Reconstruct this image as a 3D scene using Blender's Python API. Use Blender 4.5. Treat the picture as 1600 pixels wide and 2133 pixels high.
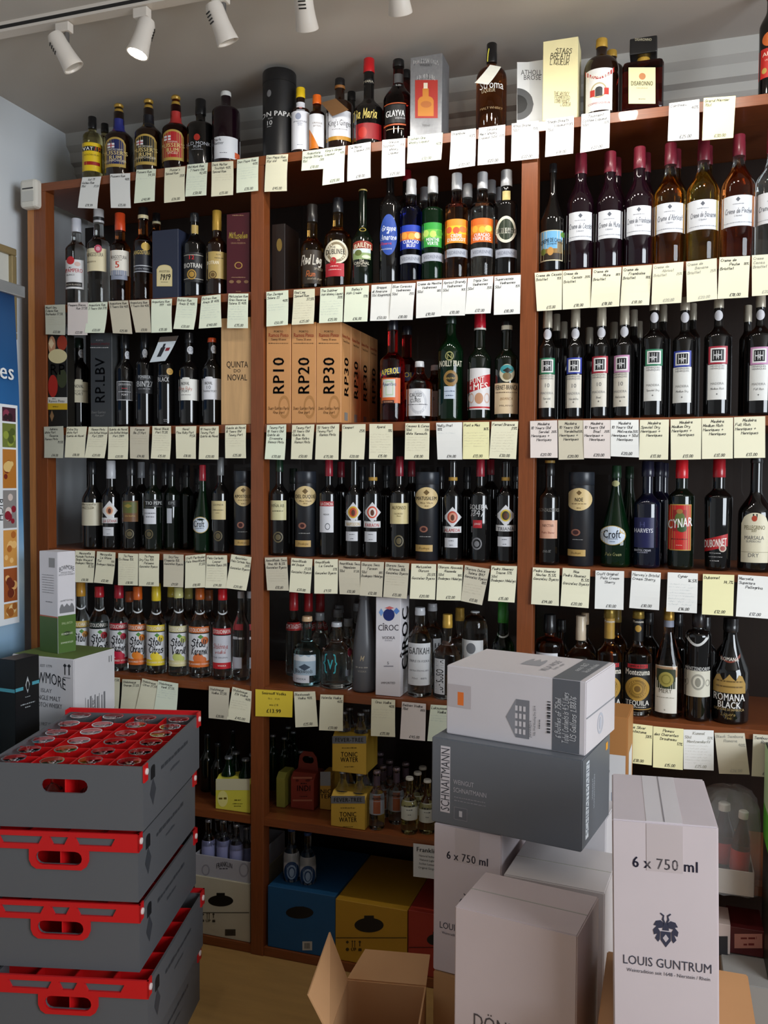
import bpy, bmesh, math, random
from mathutils import Vector, Matrix
random.seed(7)
for o in list(bpy.data.objects): bpy.data.objects.remove(o)
S = bpy.context.scene
COL = S.collection
# ------------------------------------------------------------------ camera
F, CX, CY = 1801.9, 800.0, 1066.5          # focal length / principal point in photo pixels (1600 x 2133)
YAW, PITCH, ROLL = 0.31720, -0.034529, 0.0055665
CAM = Vector((0.0, -2.48742, 1.53359))
fw = Vector((-math.sin(YAW)*math.cos(PITCH), math.cos(YAW)*math.cos(PITCH), math.sin(PITCH)))
rt = Vector((math.cos(YAW), math.sin(YAW), 0)); up = rt.cross(fw)
rt, up = rt*math.cos(ROLL)+up*math.sin(ROLL), up*math.cos(ROLL)-rt*math.sin(ROLL)
cam = bpy.data.cameras.new('camera'); camo = bpy.data.objects.new('camera', cam); COL.objects.link(camo)
cam.sensor_fit = 'HORIZONTAL'; cam.sensor_width = 36; cam.lens = F/1600*36; cam.clip_start = .05
camo.matrix_world = Matrix((( rt.x, up.x, -fw.x, CAM.x), (rt.y, up.y, -fw.y, CAM.y), (rt.z, up.z, -fw.z, CAM.z), (0,0,0,1)))
S.camera = camo
# ------------------------------------------------------------------ light
W = bpy.data.worlds.new('world'); S.world = W; W.use_nodes = True
W.node_tree.nodes['Background'].inputs[0].default_value = (.92, .96, 1.0, 1)
W.node_tree.nodes['Background'].inputs[1].default_value = .135
def area(name, loc, target, sx, sy, e, col):
    l = bpy.data.lights.new(name, 'AREA'); l.shape = 'RECTANGLE'; l.size = sx; l.size_y = sy; l.energy = e; l.color = col
    o = bpy.data.objects.new(name, l); COL.objects.link(o); o.location = loc
    o.rotation_euler = (Vector(target)-Vector(loc)).to_track_quat('-Z', 'Y').to_euler(); return o
area('shop_window_daylight', (2.9, -2.5, 2.0), (-.4, -.2, 1.0), 2.0, 1.5, 88, (.86, .93, 1.0))
SPOT_POWER = 2.8
S.view_settings.view_transform = 'Standard'; S.view_settings.look = 'None'
S.view_settings.gamma = 1; S.view_settings.use_curve_mapping = False
S.view_settings.exposure = 0.78
# ------------------------------------------------------------------ pixel helpers (a pixel is a direction; the plane it meets gives the distance)
def ray(x, y): return rt*((x-CX)/F) - up*((y-CY)/F) + fw
def onY(x, y, Y=0.0): d = ray(x, y); return CAM + d*((Y-CAM.y)/d.y)
def onX(x, y, X): d = ray(x, y); return CAM + d*((X-CAM.x)/d.x)
def onZ(x, y, Z): d = ray(x, y); return CAM + d*((Z-CAM.z)/d.z)
VIEWS = dict(p=(0,0,1), c1=(0,0,.35), c2=(520,60,.35), c3=(1040,0,.35), c4=(80,400,.3), c5=(540,340,.35625), c6=(1090,280,.31875),
  c7=(80,640,.3), c8=(540,640,.35625), r3=(1090,630,.31875), d1=(80,940,.3), d2=(540,940,.35625), d3=(1090,930,.31875),
  e1=(0,1120,.3375), e2=(540,1230,.35625), e3=(1090,1230,.31875), m=(400,1500,.3375))
V = VIEWS['p']
def view(k): global V; V = VIEWS[k]
def px(x, y): return V[0]+x*V[2], V[1]+y*V[2]
ZS = [2.5522, 2.1335, 1.7149, 1.2970, .8759, .4525, .0284]      # shelf heights
CEIL, BACK, WALLX = 2.845, .42, -2.19
# ------------------------------------------------------------------ materials
MATS = {}
def lin(h):
    c = [int(h[i:i+2], 16)/255 for i in (0,2,4)]
    return tuple(v/12.92 if v <= .04045 else ((v+.055)/1.055)**2.4 for v in c) + (1,)
def mat(h, rough=.5, metal=0, trans=0, ior=1.45, emit=0, spec=.5, coat=0, noise=0, nscale=40, stretch=(1,1,1), key='', alpha=1):
    k = (h, rough, metal, trans, ior, emit, spec, coat, noise, nscale, stretch, key, alpha)
    if k in MATS: return MATS[k]
    m = bpy.data.materials.new('m_'+h); m.use_nodes = True; nt = m.node_tree; b = nt.nodes['Principled BSDF']
    b.inputs['Base Color'].default_value = lin(h); b.inputs['Roughness'].default_value = rough
    b.inputs['Metallic'].default_value = metal; b.inputs['Transmission Weight'].default_value = trans
    b.inputs['IOR'].default_value = ior; b.inputs['Specular IOR Level'].default_value = spec; b.inputs['Coat Weight'].default_value = coat
    b.inputs['Alpha'].default_value = alpha
    if emit: b.inputs['Emission Color'].default_value = lin(h); b.inputs['Emission Strength'].default_value = emit
    if noise:
        tc = nt.nodes.new('ShaderNodeTexCoord'); mp = nt.nodes.new('ShaderNodeMapping'); nz = nt.nodes.new('ShaderNodeTexNoise')
        mp.inputs['Scale'].default_value = stretch; nz.inputs['Scale'].default_value = nscale; nz.inputs['Detail'].default_value = 5
        mx = nt.nodes.new('ShaderNodeMix'); mx.data_type = 'RGBA'; a = lin(h)
        mx.inputs['A'].default_value = tuple(v*(1-noise) for v in a[:3])+(1,); mx.inputs['B'].default_value = tuple(min(1, v*(1+noise)) for v in a[:3])+(1,)
        nt.links.new(tc.outputs['Object'], mp.inputs[0]); nt.links.new(mp.outputs[0], nz.inputs['Vector'])
        nt.links.new(nz.outputs['Fac'], mx.inputs['Factor']); nt.links.new(mx.outputs['Result'], b.inputs['Base Color'])
    MATS[k] = m; return m
def wood(h, key, stretch=(3,3,40)): return mat(h, .38, noise=.35, nscale=6, stretch=stretch, key=key, coat=.15)
WOOD = wood('7c4322', 'w', (40, 40, 2)); WOODX = wood('7c4322', 'wx', (2, 40, 40)); WOODD = wood('3a1f12', 'wd', (40, 40, 2))
GL = dict(
  k=mat('0b0a0a', .05, coat=.3), g=mat('0a120b', .05, coat=.3), n=mat('0a0d1e', .05, coat=.3), br=mat('1c0d06', .05, coat=.3),
  pu=mat('15070f', .05, coat=.3), kf=mat('55565a', .35), bump=mat('0e0d0d', .12, coat=.5),
  clear=mat('f4f8f6', .01, trans=1, ior=1.36), aqua=mat('a9dde2', .01, trans=1, ior=1.36), amber=mat('efb45a', .01, trans=1, ior=1.36),
  damber=mat('a85a22', .01, trans=1, ior=1.36), yellow=mat('f4dc7c', .01, trans=1, ior=1.36), orange=mat('ec8f4c', .01, trans=1, ior=1.36),
  red=mat('c81e22', .01, trans=1, ior=1.36), dred=mat('6a140c', .01, trans=1, ior=1.36), blue=mat('1a2ab8', .01, trans=1, ior=1.36),
  green=mat('2c8a34', .01, trans=1, ior=1.36), dgreen=mat('0b2813', .03, trans=.5, ior=1.4), pale=mat('e6dc9c', .01, trans=1, ior=1.36), pink=mat('f0c4a0', .01, trans=1, ior=1.36))
CLEAR = GL['clear']
# ------------------------------------------------------------------ object helpers
def newmesh(name, verts, faces, mats, mi=None, smooth=False):
    me = bpy.data.meshes.new(name); me.from_pydata([tuple(v) for v in verts], [], faces)
    for m in (mats if isinstance(mats, (list, tuple)) else [mats]): me.materials.append(m)
    if mi: me.polygons.foreach_set('material_index', mi)
    if smooth: me.polygons.foreach_set('use_smooth', [True]*len(me.polygons))
    me.update(); return me
def obj(name, me, parent=None, loc=(0,0,0), label=None, cat=None, group=None, kind=None):
    o = bpy.data.objects.new(name, me); COL.objects.link(o); o.parent = parent; o.location = loc
    if label: o['label'] = label
    if cat: o['category'] = cat
    if group: o['group'] = group
    if kind: o['kind'] = kind
    return o
def thing(name, label, cat, loc=(0,0,0), rz=0, group=None):
    o = obj(name, None, None, loc, label, cat, group); o.rotation_euler = (0,0,rz); o.empty_display_size = .05; return o
def box_geo(a, b):
    (x0,y0,z0),(x1,y1,z1) = a, b
    v = [(x0,y0,z0),(x1,y0,z0),(x1,y1,z0),(x0,y1,z0),(x0,y0,z1),(x1,y0,z1),(x1,y1,z1),(x0,y1,z1)]
    return v, [(0,3,2,1),(4,5,6,7),(0,1,5,4),(1,2,6,5),(2,3,7,6),(3,0,4,7)]
def boxes(name, lst, m, parent=None, bevel=0, **kw):
    vs, fs = [], []
    for a, b in lst:
        v, f = box_geo(a, b); n = len(vs); vs += v; fs += [tuple(i+n for i in q) for q in f]
    me = newmesh(name, vs, fs, m)
    if bevel:
        bm = bmesh.new(); bm.from_mesh(me); bmesh.ops.bevel(bm, geom=bm.edges[:], offset=bevel, segments=2, affect='EDGES', profile=.5); bm.to_mesh(me); bm.free()
    return obj(name, me, parent, **kw)
def lathe_geo(prof, seg=28, closed=True):
    vs, fs, mi = [], [], []
    for r, z in prof:
        for k in range(seg):
            a = 2*math.pi*k/seg; vs.append((r*math.cos(a), r*math.sin(a), z))
    for i in range(len(prof)-1):
        for k in range(seg):
            k2 = (k+1) % seg; fs.append((i*seg+k, i*seg+k2, (i+1)*seg+k2, (i+1)*seg+k))
    if closed:
        fs.append(tuple(reversed(range(seg)))); n = (len(prof)-1)*seg; fs.append(tuple(range(n, n+seg)))
    return vs, fs
def lathe(name, prof, m, parent=None, seg=28, loc=(0,0,0), **kw):
    vs, fs = lathe_geo(prof, seg); me = newmesh(name, vs, fs, m)
    me.polygons.foreach_set('use_smooth', [len(f) == 4 for f in fs])
    try: me.set_sharp_from_angle(angle=.7)
    except Exception: pass
    return obj(name, me, parent, loc, **kw)
def plate(name, outline, holes, y0, y1, m, parent=None, **kw):
    """flat plate in the x-z plane between depths y0 and y1, with cut-outs"""
    from mathutils.geometry import tessellate_polygon
    loops = [outline]+holes; tris = tessellate_polygon([[Vector((a, b, 0)) for a, b in L] for L in loops])
    flat = [q for L in loops for q in L]; n = len(flat); vs = [(a, y0, b) for a, b in flat]+[(a, y1, b) for a, b in flat]
    fs = [tuple(t) for t in tris]+[tuple(i+n for i in reversed(t)) for t in tris]; k = 0
    for L in loops:
        for i in range(len(L)): j = (i+1) % len(L); fs.append((k+i, k+j, n+k+j, n+k+i))
        k += len(L)
    me = newmesh(name, vs, fs, m); bm = bmesh.new(); bm.from_mesh(me); bmesh.ops.recalc_face_normals(bm, faces=bm.faces[:]); bm.to_mesh(me); bm.free()
    return obj(name, me, parent, **kw)
def stadium(x0, x1, z0, z1, n=6):
    r = (z1-z0)/2; zc = (z0+z1)/2
    return [(x1-r+r*math.sin(math.pi*i/n), zc-r*math.cos(math.pi*i/n)) for i in range(n+1)]+[(x0+r-r*math.sin(math.pi*i/n), zc+r*math.cos(math.pi*i/n)) for i in range(n+1)]
def tube_geo(pts, r, seg=6):
    vs, fs = [], []
    pts = [Vector(p) for p in pts]
    for i, p in enumerate(pts):
        t = (pts[min(i+1, len(pts)-1)]-pts[max(i-1, 0)]).normalized(); q = t.to_track_quat('Z', 'Y')
        for k in range(seg):
            a = 2*math.pi*k/seg; vs.append(p+q @ Vector((r*math.cos(a), r*math.sin(a), 0)))
    for i in range(len(pts)-1):
        for k in range(seg):
            k2 = (k+1) % seg; fs.append((i*seg+k, i*seg+k2, (i+1)*seg+k2, (i+1)*seg+k))
    fs.append(tuple(reversed(range(seg)))); fs.append(tuple(range((len(pts)-1)*seg, len(pts)*seg))); return vs, fs
# ------------------------------------------------------------------ lettering
GLYPH = {}
def load_glyphs():
    chars = [chr(c) for c in range(33, 127)] + list('£ÇÎÑÔîçñ·ÈÖБАЛКН')
    objs = []
    def mk(s):
        c = bpy.data.curves.new('g', 'FONT'); c.body = s; c.resolution_u = 2; c.fill_mode = 'FRONT'; c.size = 1
        o = bpy.data.objects.new('g', c); COL.objects.link(o); return o
    ref = mk('HH')
    for ch in chars: objs.append((ch, mk(ch), mk('H'+ch+'H')))
    dg = bpy.context.evaluated_depsgraph_get()
    def geo(o):
        me = bpy.data.meshes.new_from_object(o.evaluated_get(dg)); v = [tuple(p.co[:2]) for p in me.vertices]; f = [tuple(p.vertices) for p in me.polygons]
        bpy.data.meshes.remove(me); return v, f
    def wid(v): return (max(p[0] for p in v)-min(p[0] for p in v)) if v else 0
    w0 = wid(geo(ref)[0])
    for ch, a, b in objs:
        v, f = geo(a); GLYPH[ch] = (v, f, wid(geo(b)[0])-w0)
    cap = max(p[1] for p in GLYPH['H'][0])
    for ch in GLYPH: v, f, w = GLYPH[ch]; GLYPH[ch] = ([(x/cap, y/cap) for x, y in v], f, w/cap)
    GLYPH[' '] = ([], [], .38)
    for o in [ref]+[x for t in objs for x in t[1:]]:
        c = o.data; bpy.data.objects.remove(o); bpy.data.curves.remove(c)
load_glyphs()
STROKES = dict(A="02 29 42;15 35",B="02 09 29 38 37 26 06;26 36 44 33 22 02",C="48 29 18 05 13 22 43",D="02 09 28 46 44 22 02",E="49 09 02 42;06 36",F="49 09 02;06 36",G="48 29 17 04 22 43 45 25",H="02 09;42 49;06 46",I="22 29",J="39 33 22 03",K="02 09;49 05 42",L="09 02 42",M="02 09 24 49 42",N="02 09 42 49",O="29 07 04 22 43 47 29",P="02 09 39 47 35 05",Q="29 07 04 22 43 47 29;34 51",R="02 09 39 47 35 05;25 42",S="48 29 07 36 43 22 03",T="09 49;29 22",U="09 03 22 43 49",V="09 22 49",W="09 12 25 32 49",X="09 42;49 02",Y="09 25 49;25 22",Z="09 49 02 42",a="36 16 04 12 23 36;36 32 42",b="09 02 22 34 26 05",c="35 26 04 12 33",d="36 16 04 12 23 36;39 32",e="04 34 26 16 04 12 33",f="38 29 18 12;05 35",g="36 16 04 13 24 36;36 31 20 00",h="09 02;05 26 35 32",i="06 02;07 08",j="16 11 00;17 18",k="09 02;36 04 32",l="09 03 12",m="06 02;05 16 25 22;25 36 45 42",n="06 02;05 26 35 32",o="16 04 12 32 34 26 16",p="06 00;05 26 34 22 03",q="36 16 04 12 33;36 30",r="06 02;04 16 26",s="36 16 05 34 22 02",t="19 13 22;06 26",u="06 03 12 33;36 32",v="06 12 36",w="06 12 24 32 46",x="06 32;36 02",y="06 13 33;36 31 20 00",z="06 36 02 32")
STROKES.update({'0':"19 07 04 12 33 38 19",'1':"08 19 12",'2':"08 19 38 02 32",'3':"09 39 16 34 22 02",'4':"29 05 45;38 32",'5':"39 09 06 26 34 22 02",'6':"38 18 04 12 33 25 04",'7':"09 39 12",'8':"26 08 19 38 26 04 12 33 26",'9':"36 16 08 29 37 22",'£':"48 29 17 12;02 42;05 35",'%':"08 19 28 17 08;02 49;33 44 53 42 33",'+':"05 45;27 23",'&':"42 08 19 28 04 12 44",'.':"02 12",'-':"05 35","'":"09 18"})
def stroke_geo(s, pen, jit=.25, slant=.22):
    """single-line pen lettering, cap height 1; returns verts, faces, width"""
    vs, fs, x = [], [], 0.0
    for ch in s:
        if ch == ' ': x += .42; continue
        st = STROKES.get(ch)
        if not st: continue
        mxx = 0; by = random.uniform(-.05, .05)*jit*4
        for pl in st.split(';'):
            pts = [(int(p[0])/7+random.uniform(-.04, .04)*jit*2, (int(p[1])-2)/7+by) for p in pl.split()]
            mxx = max(mxx, max(p[0] for p in pts)); pts = [(px_+x+slant*py_, py_) for px_, py_ in pts]
            for (x0, y0), (x1, y1) in zip(pts, pts[1:]):
                dx, dy = x1-x0, y1-y0; L = math.hypot(dx, dy) or 1; nx, ny = -dy/L*pen/2, dx/L*pen/2; ex, ey = dx/L*pen*.4, dy/L*pen*.4
                n = len(vs); vs += [(x0+nx-ex, y0+ny-ey), (x0-nx-ex, y0-ny-ey), (x1-nx+ex, y1-ny+ey), (x1+nx+ex, y1+ny+ey)]; fs.append((n, n+1, n+2, n+3))
        x += mxx+.2
    return vs, fs, max(x-.2, .01)
def print_geo(s, slant=0, bold=0):
    vs, fs, x = [], [], 0.0
    for ch in s:
        g = GLYPH.get(ch)
        if g is None: continue
        for d in ((0, bold) if bold else (0,)):
            n = len(vs); vs += [(a+x+slant*b+d, b) for a, b in g[0]]; fs += [tuple(i+n for i in f) for f in g[1]]
        x += g[2]+bold
    return vs, fs, max(x, .01)
def scribble_geo(width, n=14):
    vs, fs = [], []; pts = []
    for i in range(n*2): pts.append((width*i/(n*2-1), random.uniform(.25, .8) if i % 2 else random.uniform(-.1, .3)))
    for (x0, y0), (x1, y1) in zip(pts, pts[1:]):
        if random.random() < .12: continue
        m = len(vs); vs += [(x0, y0), (x0+.1, y0-.03), (x1+.1, y1-.03), (x1, y1)]; fs.append((m, m+1, m+2, m+3))
    return vs, fs
def dash_geo(w):
    vs, fs, x = [], [], 0.0
    while x < w:
        d = min(random.uniform(.4, 1.6), w-x); h = random.uniform(.55, .8); n = len(vs); vs += [(x, .15), (x+d, .15), (x+d, h), (x, h)]; fs.append((n, n+1, n+2, n+3)); x += d+.3
    return vs, fs, w
class Ink:
    """collects lettering / flat print on one surface, one mesh with a material per colour"""
    def __init__(s): s.v, s.f, s.mi, s.cols = [], [], [], []
    def add(s, pts, faces, col):
        if col not in s.cols: s.cols.append(col)
        n = len(s.v); s.v += pts; s.f += [tuple(i+n for i in f) for f in faces]; s.mi += [s.cols.index(col)]*len(faces)
    def build(s, name, parent):
        if not s.f: return None
        return obj(name, newmesh(name, s.v, s.f, [mat(c, .5) for c in s.cols], s.mi), parent)
def put_text(ink, mapper, s, xc, yc, h, col, o='', lay=2):
    """xc, yc centre and h cap height in the units of mapper (y down). o flags: h pen lettering, r reads upwards, R reads downwards, b bold, i slanted, <f fit width>"""
    fit = None
    if '=' in o: o, fit = o.split('='); fit = float(fit)
    if 'x' in o: v, f, w = dash_geo(len(s)*.62)
    elif 'h' in o: v, f, w = stroke_geo(s, .16 if 'b' in o else .11)
    else: v, f, w = print_geo(s, .22 if 'i' in o else 0, .06 if 'b' in o else 0)
    sx = h if not fit else fit/w
    pts = []
    for a, b in v:
        a = (a-w/2)*sx; b = (b-.5)*h
        if 'r' in o: q = (xc-b, yc-a)
        elif 'R' in o: q = (xc+b, yc+a)
        elif 'a' in o: q = (xc+a, yc-b+.5*(a/(w*sx/2))**2*h)      # arched
        elif 'd' in o: q = (xc+a, yc-b-.14*a)                      # rising banner
        else: q = (xc+a, yc-b)
        pts.append(mapper(q[0], q[1], lay))
    ink.add(pts, f, col)
SHAPES = {
 'oval': lambda t: (.5-math.sqrt(max(0, .25-(t-.5)**2)), .5+math.sqrt(max(0, .25-(t-.5)**2))),
 'dia': lambda t: (abs(t-.5), 1-abs(t-.5)),
 'arch': lambda t: (.22*(1-math.sqrt(max(0, 1-(2*t-1)**2))), 1),
 'rise': lambda t: (.35*(1-t), 1-.35*t),
 'smile': lambda t: (.9*(1-(2*t-1)**2)-.1, .35+.65*(1-(2*t-1)**2)),
 'half': lambda t: (.5-.5*math.sqrt(max(0, 1-t*t)), .5+.5*math.sqrt(max(0, 1-t*t))), 'roof': lambda t: (.5-.5*t, .5+.5*t),
 'tri': lambda t: (t*.9, 1), 'peak': lambda t: (.12*(0 if abs(t-.5) < .22 else 1), 1),
 'bump': lambda t: (.5-.5*abs(math.sin(3*math.pi*t)), 1), 'ring': None, 'rect': lambda t: (0, 1)}
def patch_geo(mapper, x0, x1, y0, y1, shape, layer, n=10):
    fn = SHAPES[shape]; vs, fs = [], []
    if shape == 'oval': ts = [.5-.5*math.cos(math.pi*i/16) for i in range(17)]
    else: ts = [i/n for i in range(n+1)]
    for t in ts:
        a, b = fn(t); x = x0+(x1-x0)*t
        for s in range(4): vs.append(mapper(x, y0+(y1-y0)*(a+(b-a)*s/3), layer))
    for i in range(len(ts)-1):
        for s in range(3): fs.append((i*4+s, i*4+s+1, i*4+s+5, i*4+s+4))
    return vs, fs
def ring_geo(mapper, x0, x1, y0, y1, th=.16, layer=1, n=24):
    vs, fs = [], []; cx, cy, rx, ry = (x0+x1)/2, (y0+y1)/2, (x1-x0)/2, (y1-y0)/2
    for i in range(n):
        a = 2*math.pi*i/n
        for k in (1, 1-th*1.6): vs.append(mapper(cx+rx*k*math.cos(a), cy+ry*k*math.sin(a), layer))
    for i in range(n): j = (i+1) % n; fs.append((2*i, 2*i+1, 2*j+1, 2*j))
    return vs, fs
def dress(root, mapper, labels, texts, rough=.45, partname='label', tiny=None):
    """labels: (x0,x1,y0,y1,colour[,shape]); a trailing '+' on the shape marks print on the label before it. texts as put_text;
    print too small to read in the photograph (cap height under `tiny`) becomes plain marks."""
    last = None; lay = .5
    if tiny is None: tiny = 3.0/V[2]
    for L in labels:
        x0, x1, y0, y1, col = L[:5]; sh = L[5] if len(L) > 5 else 'rect'
        pr = sh.endswith('+')
        if pr: sh = sh[:-1] or 'rect'
        lay += .14
        v, f = ring_geo(mapper, x0, x1, y0, y1, layer=lay) if sh == 'ring' else patch_geo(mapper, x0, x1, y0, y1, sh, lay)
        nm = 'emblem' if pr else partname
        o = obj(nm, newmesh(nm, v, f, mat(col, rough), smooth=True), last if (pr and last) else root)
        if not pr: last = o
    for T in texts:
        T = list(T)
        if len(T) < 6: T.append('')
        if T[3] < tiny: T[5] = 'x'+T[5]
        ik = Ink(); put_text(ik, mapper, *T, lay=lay+.5); ik.build('lettering', last or root)
# ------------------------------------------------------------------ builders for the stock
ROW = 0
BACKS = []
PLACED = {}
def free(row, z, X, Y, R):
    for q in PLACED.get(row, []):
        if abs(q[-1]-z) > .05: continue
        if q[0] == 'c':
            if (q[1]-X)**2+(q[2]-Y)**2 < (q[3]+R+.0015)**2: return False
        elif max(q[1]-X, X-q[2], 0)**2+max(q[3]-Y, Y-q[4], 0)**2 < (R+.0015)**2: return False
    return True
FRONT = []            # (row, X, label) of front-row goods, used to say what a price card hangs under
def depth_of(P): return (P-CAM).dot(fw)
def bottle(x, w, top, cb, nb, sb, nw, glass, cap, label, labels=(), texts=(), back=0.0, kind='r', cw=None, ball=False, fill=None,
           group=None, gap=.018, base=None, name='bottle', taper=1.0, seg=28, loose=None, ring=None, cat='bottle', loc=None):
    """all numbers in the current view's pixels: centre x, body width w, then heights of cap top, cap bottom, neck foot, shoulder; nw neck width"""
    ax, at_ = px(x, top); Z0 = ZS[ROW]+.0012 if base is None else base
    back0 = back; tries = 0; dX = 0
    Yc = gap+.035+back
    for _ in range(3):
        d = depth_of(onY(ax, px(x, sb)[1], Yc)); R = w*V[2]*d/F/2; Yc = gap+R+back
    while loc is None and tries < 40:
        d = depth_of(onY(ax, px(x, sb)[1], Yc)); R = w*V[2]*d/F/2; Yc = min(gap+R+back, BACK-.022-R)
        X0_ = onY(ax, px(x, sb)[1], Yc).x; ok = [q for q in (0, .002, -.002, .004, -.004, .006, -.006, .009, -.009, .012, -.012, .015, -.015) if free(ROW, Z0, X0_+q, Yc, R)]
        if ok: dX = ok[0]; break
        back += .008; tries += 1
    back = back0
    m = w*V[2]/2/R                                # pixels per metre
    if loc is not None: Yc = loc
    zof = lambda y: onY(ax, px(0, y)[1], Yc).z-Z0
    X = onY(ax, px(x, sb)[1], Yc).x+dX
    H, zc, zn, zs_ = zof(top), zof(cb), zof(nb), zof(sb)
    rn = nw*V[2]/2/m; rc = (cw*V[2]/2/m) if cw else rn*1.06
    prof = [(R*.86*taper, 0), (R*.97*taper, .003), (R*taper, .009), (R*(1+taper)/2, zs_*.55), (R, zs_)]
    N = 9
    for i in range(1, N+1):
        t = i/N
        if kind == 'r': k = 1-(t*t*(3-2*t))
        elif kind == 'q': k = (1-t**2.3)**(1/2.3)
        elif kind == 'c': k = (1-t)**1.25
        else: k = 1-t
        prof.append((rn+(R-rn)*k, zs_+(zn-zs_)*t))
    rt_ = min(rn*.98, rc*.92) if cap else rn*.98
    prof += [(rn*.98, zc-.001), (rt_, zc+.002), (rt_, H-.004), (rt_*.8, H-.003)]
    def rad(z):
        for (r0, z0), (r1, z1) in zip(prof, prof[1:]):
            if z0 <= z <= z1 and z1 > z0: return r0+(r1-r0)*(z-z0)/(z1-z0)
        return rn
    PLACED.setdefault(ROW, []).append(('c', X, Yc, R, Z0))
    root = thing(name, label, cat, (X, Yc, Z0), 0, group)
    if back: BACKS.append((root, ROW, X, label))
    vs, fs = lathe_geo(prof, seg); g = GL[glass]; mats = [g]; mi = None
    if fill is not None and glass not in ('k', 'g', 'n', 'br', 'pu', 'kf', 'bump'):
        zf = zof(fill); mats = [g, CLEAR]; mi = [1 if max(vs[i][2] for i in f) > zf else 0 for f in fs]
    me = newmesh('glass', vs, fs, mats, mi); me.polygons.foreach_set('use_smooth', [len(f) == 4 for f in fs])
    obj('glass', me, root)
    if cap:
        if ball: cp = [(rc*.96, zc), (rc, zc+.004), (rc*.9, zc+(H-zc)*.35), (rc*.86, zc+(H-zc)*.5), (rc*1.05, zc+(H-zc)*.62), (rc*1.08, zc+(H-zc)*.78), (rc*.8, zc+(H-zc)*.94), (rc*.3, H)]
        else: cp = [(rc, zc), (rc*1.02, zc+.001), (rc*1.02, zc+(H-zc)*.5), (rc*.985, zc+(H-zc)*.52), (rc*.985, H-.002), (rc*.9, H)]
        cm = cap if not isinstance(cap, str) else mat(cap, .32, coat=.2)
        lathe('cap', cp, cm, root, seg)
        if ring: lathe('cap_band', [(rc*1.04, zof(ring[1])), (rc*1.05, zof(ring[1])+.0005), (rc*1.05, zof(ring[0])), (rc*1.0, zof(ring[0])+.0003)], mat(ring[2], .4), root, seg)
    # label frame: the surface that faces the viewer
    ang0 = math.atan2(CAM.y-Yc, CAM.x-X)
    def mapper(qx, qy, layer):
        z = zof2(qy); r = rad(z)+.0002+.00035*layer
        u = max(-.995, min(.995, (qx-x)*V0[2]/2/m*2/max(r, 1e-4)))
        a = ang0+math.asin(u); return (r*math.cos(a), r*math.sin(a), z)
    V0 = V
    def zof2(y): return onY(ax, V0[1]+y*V0[2], Yc-R*.95).z-Z0
    dress(root, mapper, labels, texts)
    if not back: FRONT.append((ROW, X, label))
    return root
def tin(x, w, top, col, label, labels=(), texts=(), group=None, gap=.015, lid=None):
    ax, _ = px(x, top); Z0 = ZS[ROW]+.0012; Yc = gap+.045
    for _ in range(3):
        d = depth_of(onY(ax, px(x, top)[1], Yc)); R = w*V[2]*d/F/2; Yc = gap+R
    zof = lambda y, yy=Yc: onY(ax, V0[1]+y*V0[2], yy).z-Z0
    V0 = V; H = zof(top); X = onY(ax, px(x, top)[1], Yc).x; m = w*V[2]/2/R
    PLACED.setdefault(ROW, []).append(('c', X, Yc, R, Z0))
    root = thing('presentation_tube', label, 'tube', (X, Yc, Z0), 0, group)
    lathe('tube', [(R*.97, 0), (R*.99, .001), (R*.99, H*.86)], mat(col, .4), root, 32)
    lathe('lid', [(R*.995, H*.862), (R, H*.863), (R, H-.003), (R*.97, H)], mat(lid or col, .35), root, 32)
    ang0 = math.atan2(CAM.y-Yc, CAM.x-X)
    def mapper(qx, qy, layer):
        r = R+.0002+.00035*layer; a = ang0+math.asin(max(-.99, min(.99, (qx-x)*V0[2]/m/r)))
        return (r*math.cos(a), r*math.sin(a), zof(qy, Yc-R*.95))
    dress(root, mapper, labels, texts); FRONT.append((ROW, X, label)); return root
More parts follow.
